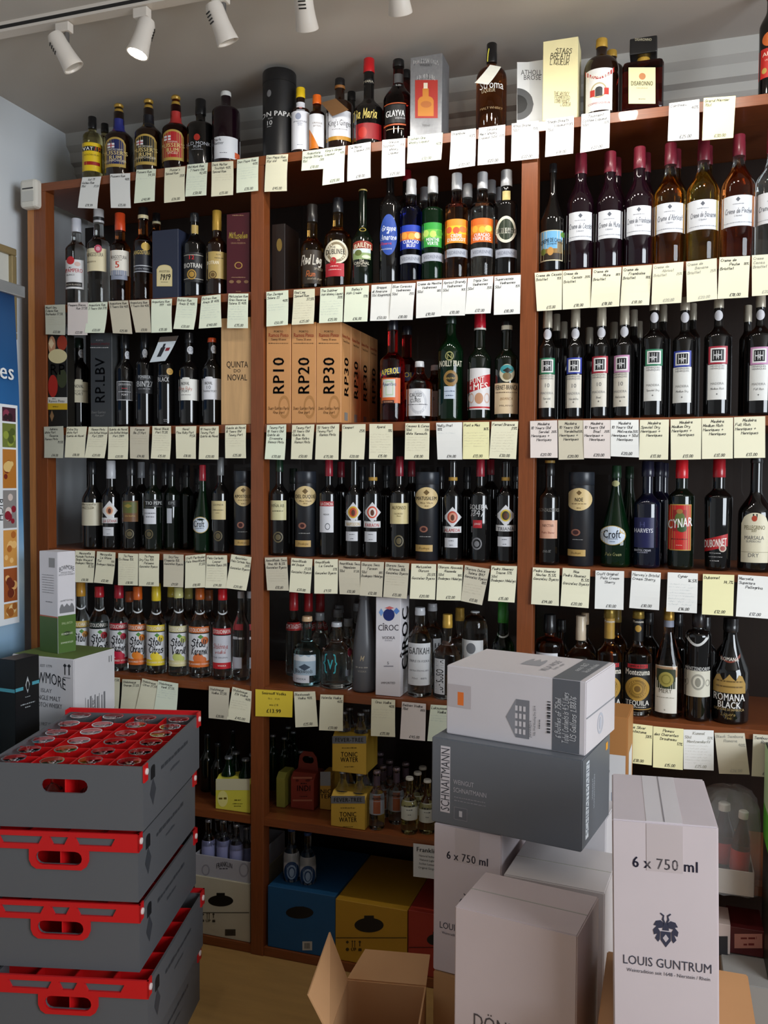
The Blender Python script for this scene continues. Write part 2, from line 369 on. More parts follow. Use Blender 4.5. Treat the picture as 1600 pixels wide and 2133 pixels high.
def carton(x0, x1, top, dep, col, label, labels=(), texts=(), gap=.018, group=None, side=None, name='gift_carton', rough=.45, base=None, front=True, m=None, cat='carton'):
    Z0 = ZS[ROW]+.0012 if base is None else base; V0 = V
    A = onY(*px(x0, top), gap); B = onY(*px(x1, top), gap); H = (A.z+B.z)/2-Z0; X = (A.x+B.x)/2; w = B.x-A.x
    v, f = box_geo((-w/2, 0, 0), (w/2, dep, H))
    if name == 'bottle_carrier':
        pr = [(0, 0), (dep, 0), (dep, .86*H), (dep*.8, H), (dep*.2, H), (0, .86*H)]
        v = [(-w/2, a, b) for a, b in pr]+[(w/2, a, b) for a, b in pr]; f = [(0, 5, 4, 3, 2, 1), (6, 7, 8, 9, 10, 11)]+[(i, (i+1) % 6, (i+1) % 6+6, i+6) for i in range(6)]
    if name == 'bottle_tray':
        t_ = .003; v, f = [], []
        for a_, b_ in (((-w/2, 0, 0), (w/2, dep, t_)), ((-w/2, 0, t_), (w/2, t_, H)), ((-w/2, dep-t_, t_), (w/2, dep, H)), ((-w/2, t_, t_), (-w/2+t_, dep-t_, H)), ((w/2-t_, t_, t_), (w/2, dep-t_, H))):
            vv, ff = box_geo(a_, b_); n_ = len(v); v += vv; f += [tuple(i+n_ for i in q) for q in ff]
    else: PLACED.setdefault(ROW, []).append(('r', X-w/2, X+w/2, gap, gap+dep, Z0))
    me = newmesh(name, v, f, m or mat(col, rough, noise=.06, nscale=20))
    bm = bmesh.new(); bm.from_mesh(me); bmesh.ops.bevel(bm, geom=bm.edges[:], offset=.0010, segments=1, affect='EDGES'); bm.to_mesh(me); bm.free()
    root = obj(name, me, None, (X, gap, Z0), label, cat, group)
    def mapper(qx, qy, layer):
        p = onY(V0[0]+qx*V0[2], V0[1]+qy*V0[2], gap); return (p.x-X, -.0003-.00035*layer, p.z-Z0)
    dress(root, mapper, labels, texts, partname='printed_panel')
    if front: FRONT.append((ROW, X, label))
    return root
def quad_paper(name, corners, label, cat, tint, bulge=0, thick=.0004, parent=None, group=None):
    """a sheet through four world points TL TR BL BR"""
    TL, TR, BL, BR = [Vector(c) for c in corners]; c0 = (TL+TR+BL+BR)/4; nrm = (TR-TL).cross(BL-TL).normalized()
    def S_(u, v, k=0): return TL*(1-u)*(1-v)+TR*u*(1-v)+BL*(1-u)*v+BR*u*v + nrm*(bulge*math.sin(math.pi*v)*(.5+.5*u)) - c0 - nrm*k
    nu, nv = 3, 6; vs, fs = [], []
    for k in (0, thick):
        for j in range(nv+1):
            for i in range(nu+1): vs.append(S_(i/nu, j/nv, k if k == 0 else -thick))
    n = (nu+1)*(nv+1); idx = lambda i, j, k: k*n+j*(nu+1)+i
    for j in range(nv):
        for i in range(nu):
            fs.append((idx(i,j,0), idx(i+1,j,0), idx(i+1,j+1,0), idx(i,j+1,0))); fs.append((idx(i,j,1), idx(i,j+1,1), idx(i+1,j+1,1), idx(i+1,j,1)))
    for i in range(nu): fs.append((idx(i,0,0), idx(i,0,1), idx(i+1,0,1), idx(i+1,0,0))); fs.append((idx(i,nv,0), idx(i+1,nv,0), idx(i+1,nv,1), idx(i,nv,1)))
    for j in range(nv): fs.append((idx(0,j,0), idx(0,j+1,0), idx(0,j+1,1), idx(0,j,1))); fs.append((idx(nu,j,0), idx(nu,j,1), idx(nu,j+1,1), idx(nu,j+1,0)))
    o = obj(name, newmesh(name, vs, fs, mat(tint, .75), smooth=False), parent, c0, label, cat, group)
    return o, S_, (TR-TL).length, (BL-TL).length
TINT = dict(c='ebe8cd', w='ecedea', y='f1edbb', t='cfc8b3', p='e3d9d4', g='bfc0b0', G='eaf2dc')
CARDS = []
def K(q, text, price, tint='c', ink='26262c', scr=0, bulge=None, plane=None, near=None):
    n = len(CARDS); Y = -.0035-.0009*(n % 3) if plane is None else plane
    P = [onY(*px(q[2*i], q[2*i+1]), Y-(.006 if i > 1 else 0)) for i in range(4)]
    o, S_, Wd, Ht = quad_paper('price_card', P, 'x', 'price card', TINT[tint], random.uniform(-.004, .004) if bulge is None else bulge)
    ik = Ink(); nk = Ink(); pk = Ink()
    def mapper(x, y, layer): return tuple(S_(x/Wd, y/Ht, .0005))
    y = .0085; faded = ink == 'f'; col = '9b9a90' if faded else ink
    for ln in [t for t in text.split('|') if t]:
        al = 'l'
        if ln[0] in '^>': al = {'^': 'c', '>': 'r'}[ln[0]]; ln = ln[1:]
        parts = ln.split(' >') if ' >' in ln else [ln]
        for k, s_ in enumerate(parts):
            h = .0080 if k == 0 else .0068
            v, f, w = stroke_geo(s_, .13); room = Wd*.93 if len(parts) == 1 else (Wd*.66 if k == 0 else Wd*.3)
            sx = min(h, room/w); ww = w*sx
            a = al if k == 0 else 'r'; x0 = {'l': .003, 'c': (Wd-ww)/2, 'r': Wd-ww-.003}[a]
            ik.add([mapper(x0+p*sx, y-q_*h*.9+.004, 0) for p, q_ in v], f, col)
        y += .0112
    lc = '9fb3b8' if tint in 'wG' else 'b3aa98'
    for k in range(scr):
        if y > Ht-.016: break
        v, f = scribble_geo(Wd*random.uniform(.7, .9)/.0045); nk.add([mapper(.004+p*.0045, y-q_*.0045+.002, 0) for p, q_ in v], f, lc if not faded else 'c4c2b8'); y += .0078
    if price:
        v, f, w = stroke_geo(price, .13); h = .0082; sx = min(h, Wd*.62/w); pk.add([mapper(Wd*.56-w*sx/2+p*sx, Ht-.0055-q_*h*.9, 0) for p, q_ in v], f, col if not faded else 'b0aea4')
    ik.build('handwriting', o); nk.build('small_notes', o); pk.build('price', o)
    CARDS.append((o, ROW, (P[0].x+P[1].x)/2, tint, near))
    return o
# oriented box: origin front-centre base; faces take print in metres from the top left corner of the face
class OBox:
    def __init__(s, name, label, cat, x, y, z, yaw, w, d, h, col, rough=.6, roll=0, bevel=.0025, group=None, m=None):
        s.w, s.d, s.h = w, d, h
        v, f = box_geo((-w/2, 0, 0), (w/2, d, h)); me = newmesh(name, v, f, m or mat(col, rough, noise=.05, nscale=9))
        bm = bmesh.new(); bm.from_mesh(me); bmesh.ops.bevel(bm, geom=bm.edges[:], offset=bevel, segments=2, affect='EDGES'); bm.to_mesh(me); bm.free()
        s.o = obj(name, me, None, (x, y, z), label, cat, group); s.o.rotation_euler = (0, roll, yaw); s.inks = []
    def face(s, which):
        w, d, h = s.w, s.d, s.h
        if which == 'front': return lambda x, y, l: (-w/2+x, -.0003-.0003*l, h-y)
        if which == 'right': return lambda x, y, l: (w/2+.0003+.0003*l, x, h-y)
        if which == 'left': return lambda x, y, l: (-w/2-.0003-.0003*l, d-x, h-y)
        if which == 'top': return lambda x, y, l: (-w/2+x, d-y, h+.0003+.0003*l)
    def dress(s, which, labels, texts, part='printed_panel'): dress(s.o, s.face(which), labels, texts, .55, part, .0048)
    def tape(s, y0, y1, col='d8d2cb'):
        boxes('flap_seam', [((-s.w/2+.002, y0, s.h), (s.w/2-.002, y1, s.h+.0008))], mat(col, .5), s.o)
# ------------------------------------------------------------------ the room
wallm = mat('d5dade', .85, noise=.04, nscale=5); ceilm = mat('c2bdb6', .9, noise=.05, nscale=3)
floorm = mat('b08a52', .45, noise=.22, nscale=4, stretch=(1.5, 9, 1), key='floor')
def shell(name, a, b, m): return boxes(name, [(a, b)], m, kind='structure')
shell('floor', (-2.6, -4.6, -.05), (2.6, .5, 0), floorm)
shell('ceiling', (-2.6, -4.6, CEIL), (2.6, .5, CEIL+.05), ceilm)
shell('wall_left', (WALLX-.06, -4.6, 0), (WALLX, BACK+.05, CEIL), wallm)
shell('wall_back', (WALLX, BACK, 0), (2.6, BACK+.05, CEIL), wallm)
cor = [(0, 2.60), (-.02, 2.605), (-.022, 2.63), (-.04, 2.64), (-.05, 2.68), (-.075, 2.71), (-.08, 2.735), (-.10, 2.745), (-.105, 2.78), (-.125, 2.80), (-.13, CEIL), (0, CEIL)]
vs = [(x, BACK+a, z) for x in (WALLX, 2.5) for a, z in cor]; n = len(cor)
obj('trim_1', newmesh('trim_1', vs, [(i, i+1, n+i+1, n+i) for i in range(n-1)], mat('a9a7a2', .7)), kind='structure')
# ------------------------------------------------------------------ shelving unit
unit = thing('shelving_unit', 'tall orange-brown wooden shelving unit filled with bottles', 'shelving', (0, 0, 0))
SX = [(-2.093, -2.045), (-1.264, -1.219), (-.4107, -.3645), (.70, .745)]
STW = .045
for i, (a, b) in enumerate(SX):
    boxes('upright', [((a, 0, .0), (b, STW, ZS[0]-.028))], WOOD, unit, bevel=.0015)
boxes('scribe_strip', [((-2.122, .002, 0), (-2.0935, .03, ZS[0]-.03))], wood('b87a45', 'ws', (40, 40, 2)), unit)
boxes('shelf_board', [((-2.122, 0, ZS[0]-.028), (.77, BACK-.003, ZS[0]))], WOODX, unit, bevel=.001)
for r in range(1, 7):
    for i in range(3):
        x0 = (SX[i][0]+SX[i][1])/2 if i else WALLX+.002; x1 = (SX[i+1][0]+SX[i+1][1])/2
        if i == 0: boxes('shelf_board', [((SX[0][1]+.0005, .004, ZS[r]-.026), (SX[1][0]-.0005, STW, ZS[r])), ((-2.12, STW+.001, ZS[r]-.026), (x1-.001, BACK-.02, ZS[r]))], WOODX, unit)
        else: boxes('shelf_board', [((SX[i][1]+.0005, .004, ZS[r]-.026), (SX[i+1][0]-.0005, STW, ZS[r])), ((x0+.001, STW+.001, ZS[r]-.026), (x1-.001, BACK-.02, ZS[r]))], WOODX, unit)
for i in range(3):
    x0 = WALLX+.002 if i == 0 else SX[i][0]; boxes('back_panel', [((x0, BACK-.018, 0), (SX[i+1][0]-.001, BACK-.004, ZS[0]-.03))], wood('1e120b', 'bp', (40, 40, 2)), unit)
    boxes('plinth', [((SX[i][1]+.0005, .006, 0), (SX[i+1][0]-.0005, .03, ZS[6]-.027))], WOODX, unit)
# ------------------------------------------------------------------ track lights on the ceiling
white = mat('d8d0c6', .35)
tr0 = onZ(0, 65, CEIL-.015); trY = tr0.y
tk = boxes('light_track', [((-2.15, trY-.017, CEIL-.028), (1.2, trY+.017, CEIL))], white, label='white lighting track fixed along the ceiling', cat='light track')
boxes('slot', [((-2.15, trY-.0175, CEIL-.020), (1.2, trY-.0165, CEIL-.010))], mat('222222', .5), tk)
def spot(i, X, aim, lit, label, power=1.0):
    t = thing('track_spotlight', label, 'spotlight', (X, trY, CEIL-.029), 0, 'spotlights on the ceiling track'); t.scale = (.74, .74, .74)
    boxes('adapter', [((-.03, -.016, -.035), (.03, .016, 0))], white, t, bevel=.003)
    v, f = tube_geo([(.012, 0, -.03), (.012, 0, -.075)], .009, 10); obj('stem', newmesh('stem', v, f, mat('8d8d8d', .3, .8)), t)
    d = Vector(aim).normalized(); c = Vector((0, 0, -.105)); q = d.to_track_quat('Z', 'Y')
    h = lathe('housing', [(.012, -.075), (.026, -.07), (.032, -.055), (.033, 0), (.036, .03), (.041, .062), (.0405, .064), (.036, .063), (.034, .056)], white, t, 28, loc=c)
    h.rotation_mode = 'QUATERNION'; h.rotation_quaternion = q
    for k in range(4):
        vn = boxes('vent', [((-.013, -.0345, -.045+.011*k), (.013, -.0325, -.041+.011*k))], mat('1c1a18', .6), t, loc=c); vn.rotation_mode = 'QUATERNION'; vn.rotation_quaternion = q
    le = lathe('lens', [(.0335, .05), (.034, .0505), (.0335, .056), (.02, .057)], mat('fff6e8', .3, emit=60) if lit else mat('cfcac2', .2), t, 24, loc=c)
    le.rotation_mode = 'QUATERNION'; le.rotation_quaternion = q
    if lit:
        l = bpy.data.lights.new('spotlight_beam', 'SPOT'); l.energy = SPOT_POWER*power; l.spot_size = math.radians(118); l.spot_blend = .85; l.shadow_soft_size = .03; l.color = (1, .975, .90)
        lo = bpy.data.objects.new('spotlight_beam', l); COL.objects.link(lo); lo.parent = t; lo.location = c+d*.068
        lo.rotation_mode = 'QUATERNION'; lo.rotation_quaternion = d.to_track_quat('-Z', 'Y')
lampx = [onZ(x, y, CEIL-.02).x for x, y in ((130, 40), (292, 8))]
spot(0, lampx[0], (.40, .35, -.85), False, 'white track spotlight switched off, end of the track by the wall')
spot(1, lampx[1], (-.22, -.15, -.9), True, 'lit white spotlight with vents, second from the left wall', .8)
XS_ = [lampx[1]+.24, lampx[1]+.48, lampx[1]+.73, lampx[1]+.98, lampx[1]+1.24, lampx[1]+1.5]
spot(2, XS_[0], (.25, .35, -.85), False, 'white track spotlight switched off, third from the left wall')
for k, X in enumerate(XS_[1:]):
    spot(3+k, X, (-.12+.05*k, .62, -.7), True, 'lit white track spotlight aimed at the shelves, %s from the wall' % ['fourth','fifth','sixth','seventh','eighth'][k], 1.0)
# ------------------------------------------------------------------ wall things
s = thing('motion_sensor', 'white plastic motion sensor at top of the left upright', 'sensor', onY(57, 432, -.03))
o = boxes('housing', [((-.034, 0, 0), (.034, .04, .098))], mat('d9d6cc', .4), s, bevel=.012)
boxes('slot', [((-.02, -.0012, .062), (.024, .0, .066))], mat('333333', .5), s); boxes('lens', [((-.022, -.002, .02), (.026, 0, .055))], mat('c4c3bd', .25), s)
fr = thing('picture_frame', 'pale gilt picture frame hanging on the left wall', 'picture frame', (WALLX+.001, onX(25,520,WALLX).y-.18, onX(25,520,WALLX).z-.315))
fm = mat('a08e66', .4, .3)
for a, b in (((0, -.18, 0), (.02, .18, .025)), ((0, -.18, .29), (.02, .18, .315)), ((0, -.18, .025), (.02, -.155, .29)), ((0, .155, .025), (.02, .18, .29))): boxes('frame_rail', [(a, b)], fm, fr, bevel=.004)
boxes('picture', [((0, -.155, .025), (.006, .155, .29))], mat('cfd0c8', .5), fr)
# roll-up banner standing along the left wall
bn = thing('roll_up_banner', 'blue sky roll-up banner with food photographs along the left wall', 'banner', (-2.06, -.5, 0))
prof = [(.0, .80), (.3, .86), (.6, .87), (.85, .83), (1.0, .79)]      # z fraction -> half width scale
BH = 2.15
def half(zf):
    for (a, r0), (b, r1) in zip(prof, prof[1:]):
        if a <= zf <= b: return (r0+(r1-r0)*(zf-a)/(b-a))*.46
    return .36
vs, fs = [], []; nz = 14
for i in range(nz+1):
    z = BH*i/nz; h = half(i/nz)
    for j in range(5): vs.append((.012*math.sin(j/4*math.pi), -h+2*h*j/4, z))
for i in range(nz):
    for j in range(4): fs.append((i*5+j, i*5+j+1, i*5+j+6, i*5+j+5))
bm_ = mat('2f6ea8', .5, key='banner'); nt = bm_.node_tree; b = nt.nodes['Principled BSDF']
tc = nt.nodes.new('ShaderNodeTexCoord'); sp = nt.nodes.new('ShaderNodeSeparateXYZ'); cr = nt.nodes.new('ShaderNodeValToRGB'); nz_ = nt.nodes.new('ShaderNodeTexNoise'); ad = nt.nodes.new('ShaderNodeMath'); ad.operation = 'MULTIPLY_ADD'
nz_.inputs['Scale'].default_value = 2.5; ad.inputs[1].default_value = .5; nt.links.new(tc.outputs['Object'], sp.inputs[0]); nt.links.new(tc.outputs['Object'], nz_.inputs['Vector'])
mm = nt.nodes.new('ShaderNodeMath'); mm.operation = 'MULTIPLY_ADD'; mm.inputs[1].default_value = 1/BH; nt.links.new(sp.outputs['Z'], mm.inputs[0]); mm.inputs[2].default_value = -.12
nt.links.new(nz_.outputs['Fac'], ad.inputs[0]); nt.links.new(mm.outputs[0], ad.inputs[2]); ad.inputs[1].default_value = .25
el = cr.color_ramp.elements; el[0].position = .0; el[0].color = lin('1f3d3f'); el[1].position = 1; el[1].color = lin('16365f')
for p_, c_ in ((.42, '34525a'), (.47, '8fb0cc'), (.56, 'b9d0e0'), (.68, '5f97c6'), (.82, '2a66a2')): e = el.new(p_); e.color = lin(c_)
nt.links.new(ad.outputs[0], cr.inputs[0]); nt.links.new(cr.outputs[0], b.inputs['Base Color'])
obj('printed_sheet', newmesh('printed_sheet', vs, fs, bm_, smooth=True), bn)
boxes('top_bar', [((-.012, -.40, BH-.01), (.014, .40, BH+.028))], mat('b9bcbe', .3, .6), bn, bevel=.003)
boxes('base_cassette', [((-.045, -.42, 0), (.045, .42, .06))], mat('8d8f92', .35, .6), bn, bevel=.008)
def bmap(y, z, l): return (.0135*math.cos((y)/.46*1.3)+.0005*l+.001, y, z)
ink = Ink()
def ban_patch(y0, y1, z0, z1, col, part='photo_panel', lay=1):
    v, f = patch_geo(lambda a, b_, l: bmap(a, b_, l), y0, y1, z0, z1, 'rect', lay, 6); return obj(part, newmesh(part, v, f, mat(col, .5)), bn)
BX = -2.045
bz = lambda y, x=25: onX(x, y, BX).z
by_ = lambda x, y=1000: onX(x, y, BX).y+.5
e1 = by_(41)
ban_patch(-.36, e1, bz(1297, 40), bz(845, 40), 'e9edf2', 'white_panel', 1)
ys = [847, 880, 934, 1019, 1102, 1182, 1255, 1290]; cells = ['4a2636', '6f7a35', 'b9772e', '8f8a88', 'd79a4d', '9c4f24', 'c98b45']
pal = [['8a3a52', '2f1722'], ['93a03f', '4d5a22'], ['7a2a1c', 'e3c07a'], ['8d2030', 'd7c7c0'], ['f0c078', 'b5692c'], ['6d2b1a', 'e6b070'], ['e9c88e', 'a4622a']]
for k, c in enumerate(cells):
    z0, z1 = bz(ys[k+1]-2, 22), bz(ys[k]+2, 22); y0, y1 = by_(8), by_(37)
    po = ban_patch(y0, y1, z0, z1, c, 'food_photo', 2)
    for j in range(7):
        rr = random.uniform(.008, .016); yy, zz = random.uniform(y0+rr, y1-rr), random.uniform(z0+rr, z1-rr)
        v, f = patch_geo(bmap, yy-rr, yy+rr, zz-rr, zz+rr, 'oval', 3+.1*j); obj('food_shape', newmesh('food_shape', v, f, mat(random.choice(pal[k]), .5)), po)
ik = Ink(); tz = bz(775, 15); te = by_(33, 775)
v, f, w_ = print_geo('es', 0, .05); hh = .052
ik.add([bmap(te-w_*hh+a*hh, tz-.022+b_*hh, 2) for a, b_ in v], f, 'f2f4f6'); ik.build('lettering', bn); ik = Ink(); put_text(ik, lambda x, y, l: bmap(x, -y, l), 'RICH', by_(3, 1060), -bz(1062, 3), .022, '303236', 'R'); ik.build('lettering', bn)
# ------------------------------------------------------------------ stock, shelf by shelf
GOLD = mat('b8923c', .35, .25); SILV = mat('b9babd', .35, .2)
IV = 'ece6cf'; WH = 'e9eaec'; BK = '121214'; MAROON = '6d1f2e'
# ---- top shelf
ROW = 0; view('c1')
bottle(550, 118, 698, 770, 792, 850, 46, 'pale', BK, 'flat yellow-labelled pale golden rum bottle with black cap', [(493,607,843,1013,'e8c51e'),(494,605,865,893,'151515','+'),(503,592,957,978,'a3231b','+')], [('VAT',524,880,20,'f0f0f0','b'),('19',574,878,28,'d0451f','i'),('GOLDEN RUM',545,917,9,'55400a')], kind='q')
bottle(624, 105, 738, 790, 805, 850, 42, 'pale', BK, 'pale rum bottle with black cap hidden behind the yellow-labelled one', back=.10)
def puss(x, w, top, cb, nb, sb, l, col, label, neck):
    x0, x1, y0, y1 = l
    bottle(x, w, top, cb, nb, sb, 62, 'dred' if col == 'b3262b' else 'br', GOLD, label,
      [(x-40,x+40,cb+4,nb-4,neck),(x-34,x+34,nb-32,nb-6,'a8322a' if neck != '14151c' else 'a88a3c','+'),(x0-4,x1+4,y0-4,y1+4,'b99a4a','arch'),(x0+4,x1-4,y0+8,y1-14,col,'arch+'),(x0+12,x0+50,y0+32,y0+60,'e6e6ea','+'),(x0+28,x0+34,y0+32,y0+60,'b03038','+'),(x0+12,x0+50,y0+44,y0+49,'b03038','+')],
      [("PUSSER'S",(x0+x1)/2,y0+90,23,'d9c382','b'),('RUM',(x0+x1)/2,y0+118,22,'d9c382','b'),('BRITISH NAVY' if col != 'b3262b' else 'ORIGINAL',(x0+x1)/2,y0+70,9,'e8e2d0'),('SPICED' if col == 'b3262b' else 'GUNPOWDER',(x0+x1)/2,y0+137,13,'e8dcc0')], ball=True, cw=52, kind='r')
puss(708,165,618,672,768,832,(632,742,815,985),'1d2458','blue-labelled rum bottle with round gold stopper','2a2f7a')
puss(885,162,590,650,742,806,(803,926,797,972),'181a17','black-labelled rum bottle with round gold stopper','14151c')
puss(1047,160,568,630,722,782,(967,1088,770,946),'b3262b','red-labelled spiced rum bottle with round gold stopper','b3322f')
bottle(1180,162,598,690,738,775,56,'bump',BK,'squat black hammered-glass rum bottle with small red emblem',[(1140,1176,795,835,'a82c20','oval')],[('OLD MONK',1160,850,20,'b9bcc4'),('RUM',1160,870,15,'b9bcc4'),('VERY OLD VATTED',1160,886,7,'9a9ca4')],kind='q',cw=62)
bottle(1345,166,550,578,645,684,58,'pu','d7d8d6','black spiced rum bottle with wide white paper label',[(1262,1428,808,938,'dfe1e6'),(1396,1426,895,930,'d2603a','+')],[('Dark',1292,826,17,'33343c'),('Matter',1298,846,17,'33343c'),('SPICED RUM',1330,905,7,'6a6c74')],kind='q')
K((490,1055,603,1050,463,1237,578,1242),'^Vat 19|Golden Rum|70cl >37.5%','£19.99','w'); K((655,1035,775,1030,660,1237,778,1238),'Pussers Rum|>40%','£25.00','w')
K((812,1010,928,1005,798,1210,920,1197),'Pussers Rum|>54.5%','£40.00','G',scr=1); K((982,1000,1103,990,977,1208,1100,1195),"^Pusser's|Spiced Rum|>35%",'£26.00','c')
K((1115,980,1237,968,1102,1170,1228,1162),'Old Monk Rum|^7 Years Old|>42.8%','£30.00','G',scr=6); K((1260,965,1388,958,1257,1170,1387,1160),'Dark Matter|^Scottish 40%|Spiced Rum','£35.00','c',scr=3)
K((1412,950,1540,933,1407,1148,1537,1135),'Don Papa Rum|>40%','£35.00','G',scr=5,near='bare shelf edge beside the big black tube')
view('c2')
tin(178,200,272,'1a1a1c','wide black presentation tube with white lettering',[(105,130,355,397,'77777a','oval')],[('DON PAPA',140,500,28,'dcdcdc','b'),('RUM',125,527,9,'b0b0b0'),('10',118,553,26,'dcdcdc'),('YEARS',118,574,8,'b0b0b0')])
bottle(293,110,357,418,482,500,52,'br','e8c21c','small bitters bottle with yellow cap and oversized white wrapper',[(240,344,487,716,'e4e6ee'),(268,318,422,484,'e4e6ee'),(262,296,500,540,'9aa2b8','oval+'),(282,304,455,475,'c98a8a','oval+')],[('ANGOSTURA',290,550,9,'33405c'),('AROMATIC',290,562,6,'5a6480'),('BITTERS',290,572,6,'5a6480'),('~ BITTERS ~',290,690,5,'5a6480')],kind='q',cw=54)
bottle(390,96,400,455,500,520,50,'damber','e0661c','small bitters bottle with orange cap and white wrapper',[(345,433,505,700,'e6e8ee'),(345,400,590,712,'d9781e','tri+')],[('ORANGE',392,560,10,'5c3a18'),('BITTERS',392,578,9,'5c3a18')],kind='q',cw=52)
bottle(510,162,305,365,440,482,56,'br',BK,'ginger liqueur bottle with broad white label and gold base band',[(432,588,485,640,'d9dbe2'),(432,588,640,663,'b8862e'),(470,505,478,505,'a08a4a','oval+')],[("King's Ginger",510,560,34,'3a3a40','=140'),('THE LIQUEUR SPECIALLY',510,598,7,'6a6a70')],kind='q',ring=(350,366,'8a5a2a'))
tg,S_,_,_=quad_paper('swing_tag',[onY(*px(425,440),.012),onY(*px(512,414),.006),onY(*px(492,520),.006),onY(*px(590,482),.0)],'brown paper tag tilted on the ginger liqueur bottle neck','tag','6b4a28',.002)
bottle(606,80,378,430,500,560,46,'k',BK,'dark bottle standing behind the ginger liqueur',back=.12)
bottle(693,182,185,268,420,505,62,'k','c01a20','black and red coffee liqueur bottle with scarlet cap',[(600,786,560,655,'8a1018'),(632,682,582,648,'b0261c','oval+'),(658,728,268,300,'0d0d0f')],[('Tia Maria',668,502,56,'d8c26a','h=142'),('MARIA',690,285,14,'c9c3b0')],kind='r')
bottle(868,180,192,236,328,440,64,'dred',BK,'reddish brown liqueur bottle with black label and grey neck rings',[(790,910,450,560,'161618'),(786,914,440,446,'b0522a'),(784,914,565,574,'b0522a'),(838,898,305,325,'1c1c1e'),(842,896,240,296,'5a5a5c')],[('GLAYVA',850,503,36,'e8e8ea','b=112'),('LIQUEUR',880,532,10,'c9c9cc'),('5-80',868,315,12,'dcdcdc'),('DELICIOUS SMOOTH LIQUEUR',850,595,7,'c9a07a')],kind='r')
bottle(930,110,250,300,360,440,52,'dred',BK,'reddish liqueur bottle behind the black-labelled one',back=.12)
carton(957,1147,158,.085,'8f9196','tall silver liqueur carton with red picture panel',[(985,1120,305,532,'9e2a22'),(1002,1096,400,520,'b9772a','arch+'),(1030,1066,355,402,'b9772a','+'),(1036,1060,322,356,'cfc7b4','+'),(1018,1084,430,470,'a5602a','oval+')],[('LOCHAN ORA',1050,190,28,'e6e6e8','ba=150'),('WHISKY',1050,216,14,'3a3a3e'),('LIQUEUR',1050,282,26,'e0dfe0','ba=110'),('700ml',1050,575,13,'5a5a5e')],m=mat('8f9196',.3,.5,noise=.25,nscale=90,key='silver'))
bottle(1440,182,92,208,238,318,58,'damber',BK,'amber liqueur bottle with black cap and folded white neck tag',[],[('Stroma',1440,330,46,'dedcd6','=140'),('LIQUEUR',1422,364,22,'b9a98a','=80'),('MALT WHISKY',1440,470,14,'8a7048')],kind='q')
quad_paper('neck_tag',[onY(*px(1432,214),.0),onY(*px(1497,226),.0),onY(*px(1340,322),.004),onY(*px(1420,332),.004)],'folded white paper tag hanging on the amber liqueur bottle','tag','dcdcd2',.004)
v,f=tube_geo([onY(*px(1425,118),.028),onY(*px(1419,150),.026),onY(*px(1416,195),.026)],.0015,6); obj('tag_cord',newmesh('tag_cord',v,f,mat('d8d04a',.6)),None,label='yellow cord holding the folded white neck tag',cat='cord')
K((100,752,230,745,88,970,222,965),'Don Papa Rum|10yr old >40%','£45.00','c','101014'); K((315,730,450,712,308,845,443,833),'^Angostura|Orange Bitters|10cl >28%','£10.00','G')
K((447,712,570,695,433,932,562,912),"King's Ginger|Liqueur >41%",'£25.00','G'); K((587,695,722,672,581,908,720,885),'Tia Maria|^Liqueur >20%','£18.00','w')
K((790,662,928,650,785,890,925,873),'^Glayva|Scottish >35%|^Whisky|^Liqueur','£25.00','w'); K((942,640,1150,617,937,802,1140,778),'Lochan Ora|Whisky Liqueur|>40%','£30.00','G')
K((1200,610,1347,592,1188,838,1342,815),'Drambuie|>40%','£30.00','w',near='bare shelf edge between the silver carton and the amber bottle'); K((1365,590,1522,570,1357,813,1518,797),'^Stroma|Malt Whisky|Liqueur 50cl >35%','£20.00','w')
view('c3')
carton(107,262,366,.10,'c9cdd0','white and grey whisky liqueur carton with dark ring window',[(107,180,370,720,'d5d8da'),(107.5,205,525,715,'4b4d50','half+'),(107.5,168,565,675,'17181a','half+')],[('ATHOLL',192,432,30,'3f4144','=125'),('BROSE',197,462,28,'3f4144','=105')],gap=.05)
carton(262,470,232,.09,'e3d9a8','tall cream liqueur carton with black hand-drawn lettering',[],[('STAGS',382,303,30,'2a261c','h=95'),('BREATH',360,335,34,'2a261c','h=110'),('LIQUEUR',358,368,34,'2a261c','h=110'),('THE WHISKY',370,557,20,'4a4230','h=90'),('FERMENTED',375,580,20,'4a4230','h=90'),('COMB HONEY',372,603,20,'4a4230','h=88'),('LIQUEUR',394,622,20,'4a4230','h=60')],gap=.012)
bottle(608,205,237,290,348,440,64,'br',GOLD,'brown coffee liqueur bottle with red banner label and gold cap',[(520,672,405,655,'dcdcdc'),(516,680,402,470,'a8261f','smile'),(548,640,490,582,'b0a27a','oval'),(556,632,498,574,'d9d6cc','oval+'),(574,616,515,572,'2b2a2c','arch+'),(545,572,530,570,'b8342a','+'),(625,652,525,565,'b8342a','+')],[('TOUSSAINT',597,448,30,'efe9dc','ba=140'),('COFFEE LIQUEUR',597,612,11,'a8342a')],kind='q')
bottle(668,150,305,345,390,450,58,'br',GOLD,'second brown coffee liqueur bottle behind the first',[(600,712,480,600,'dcdcdc')],back=.13,kind='q')
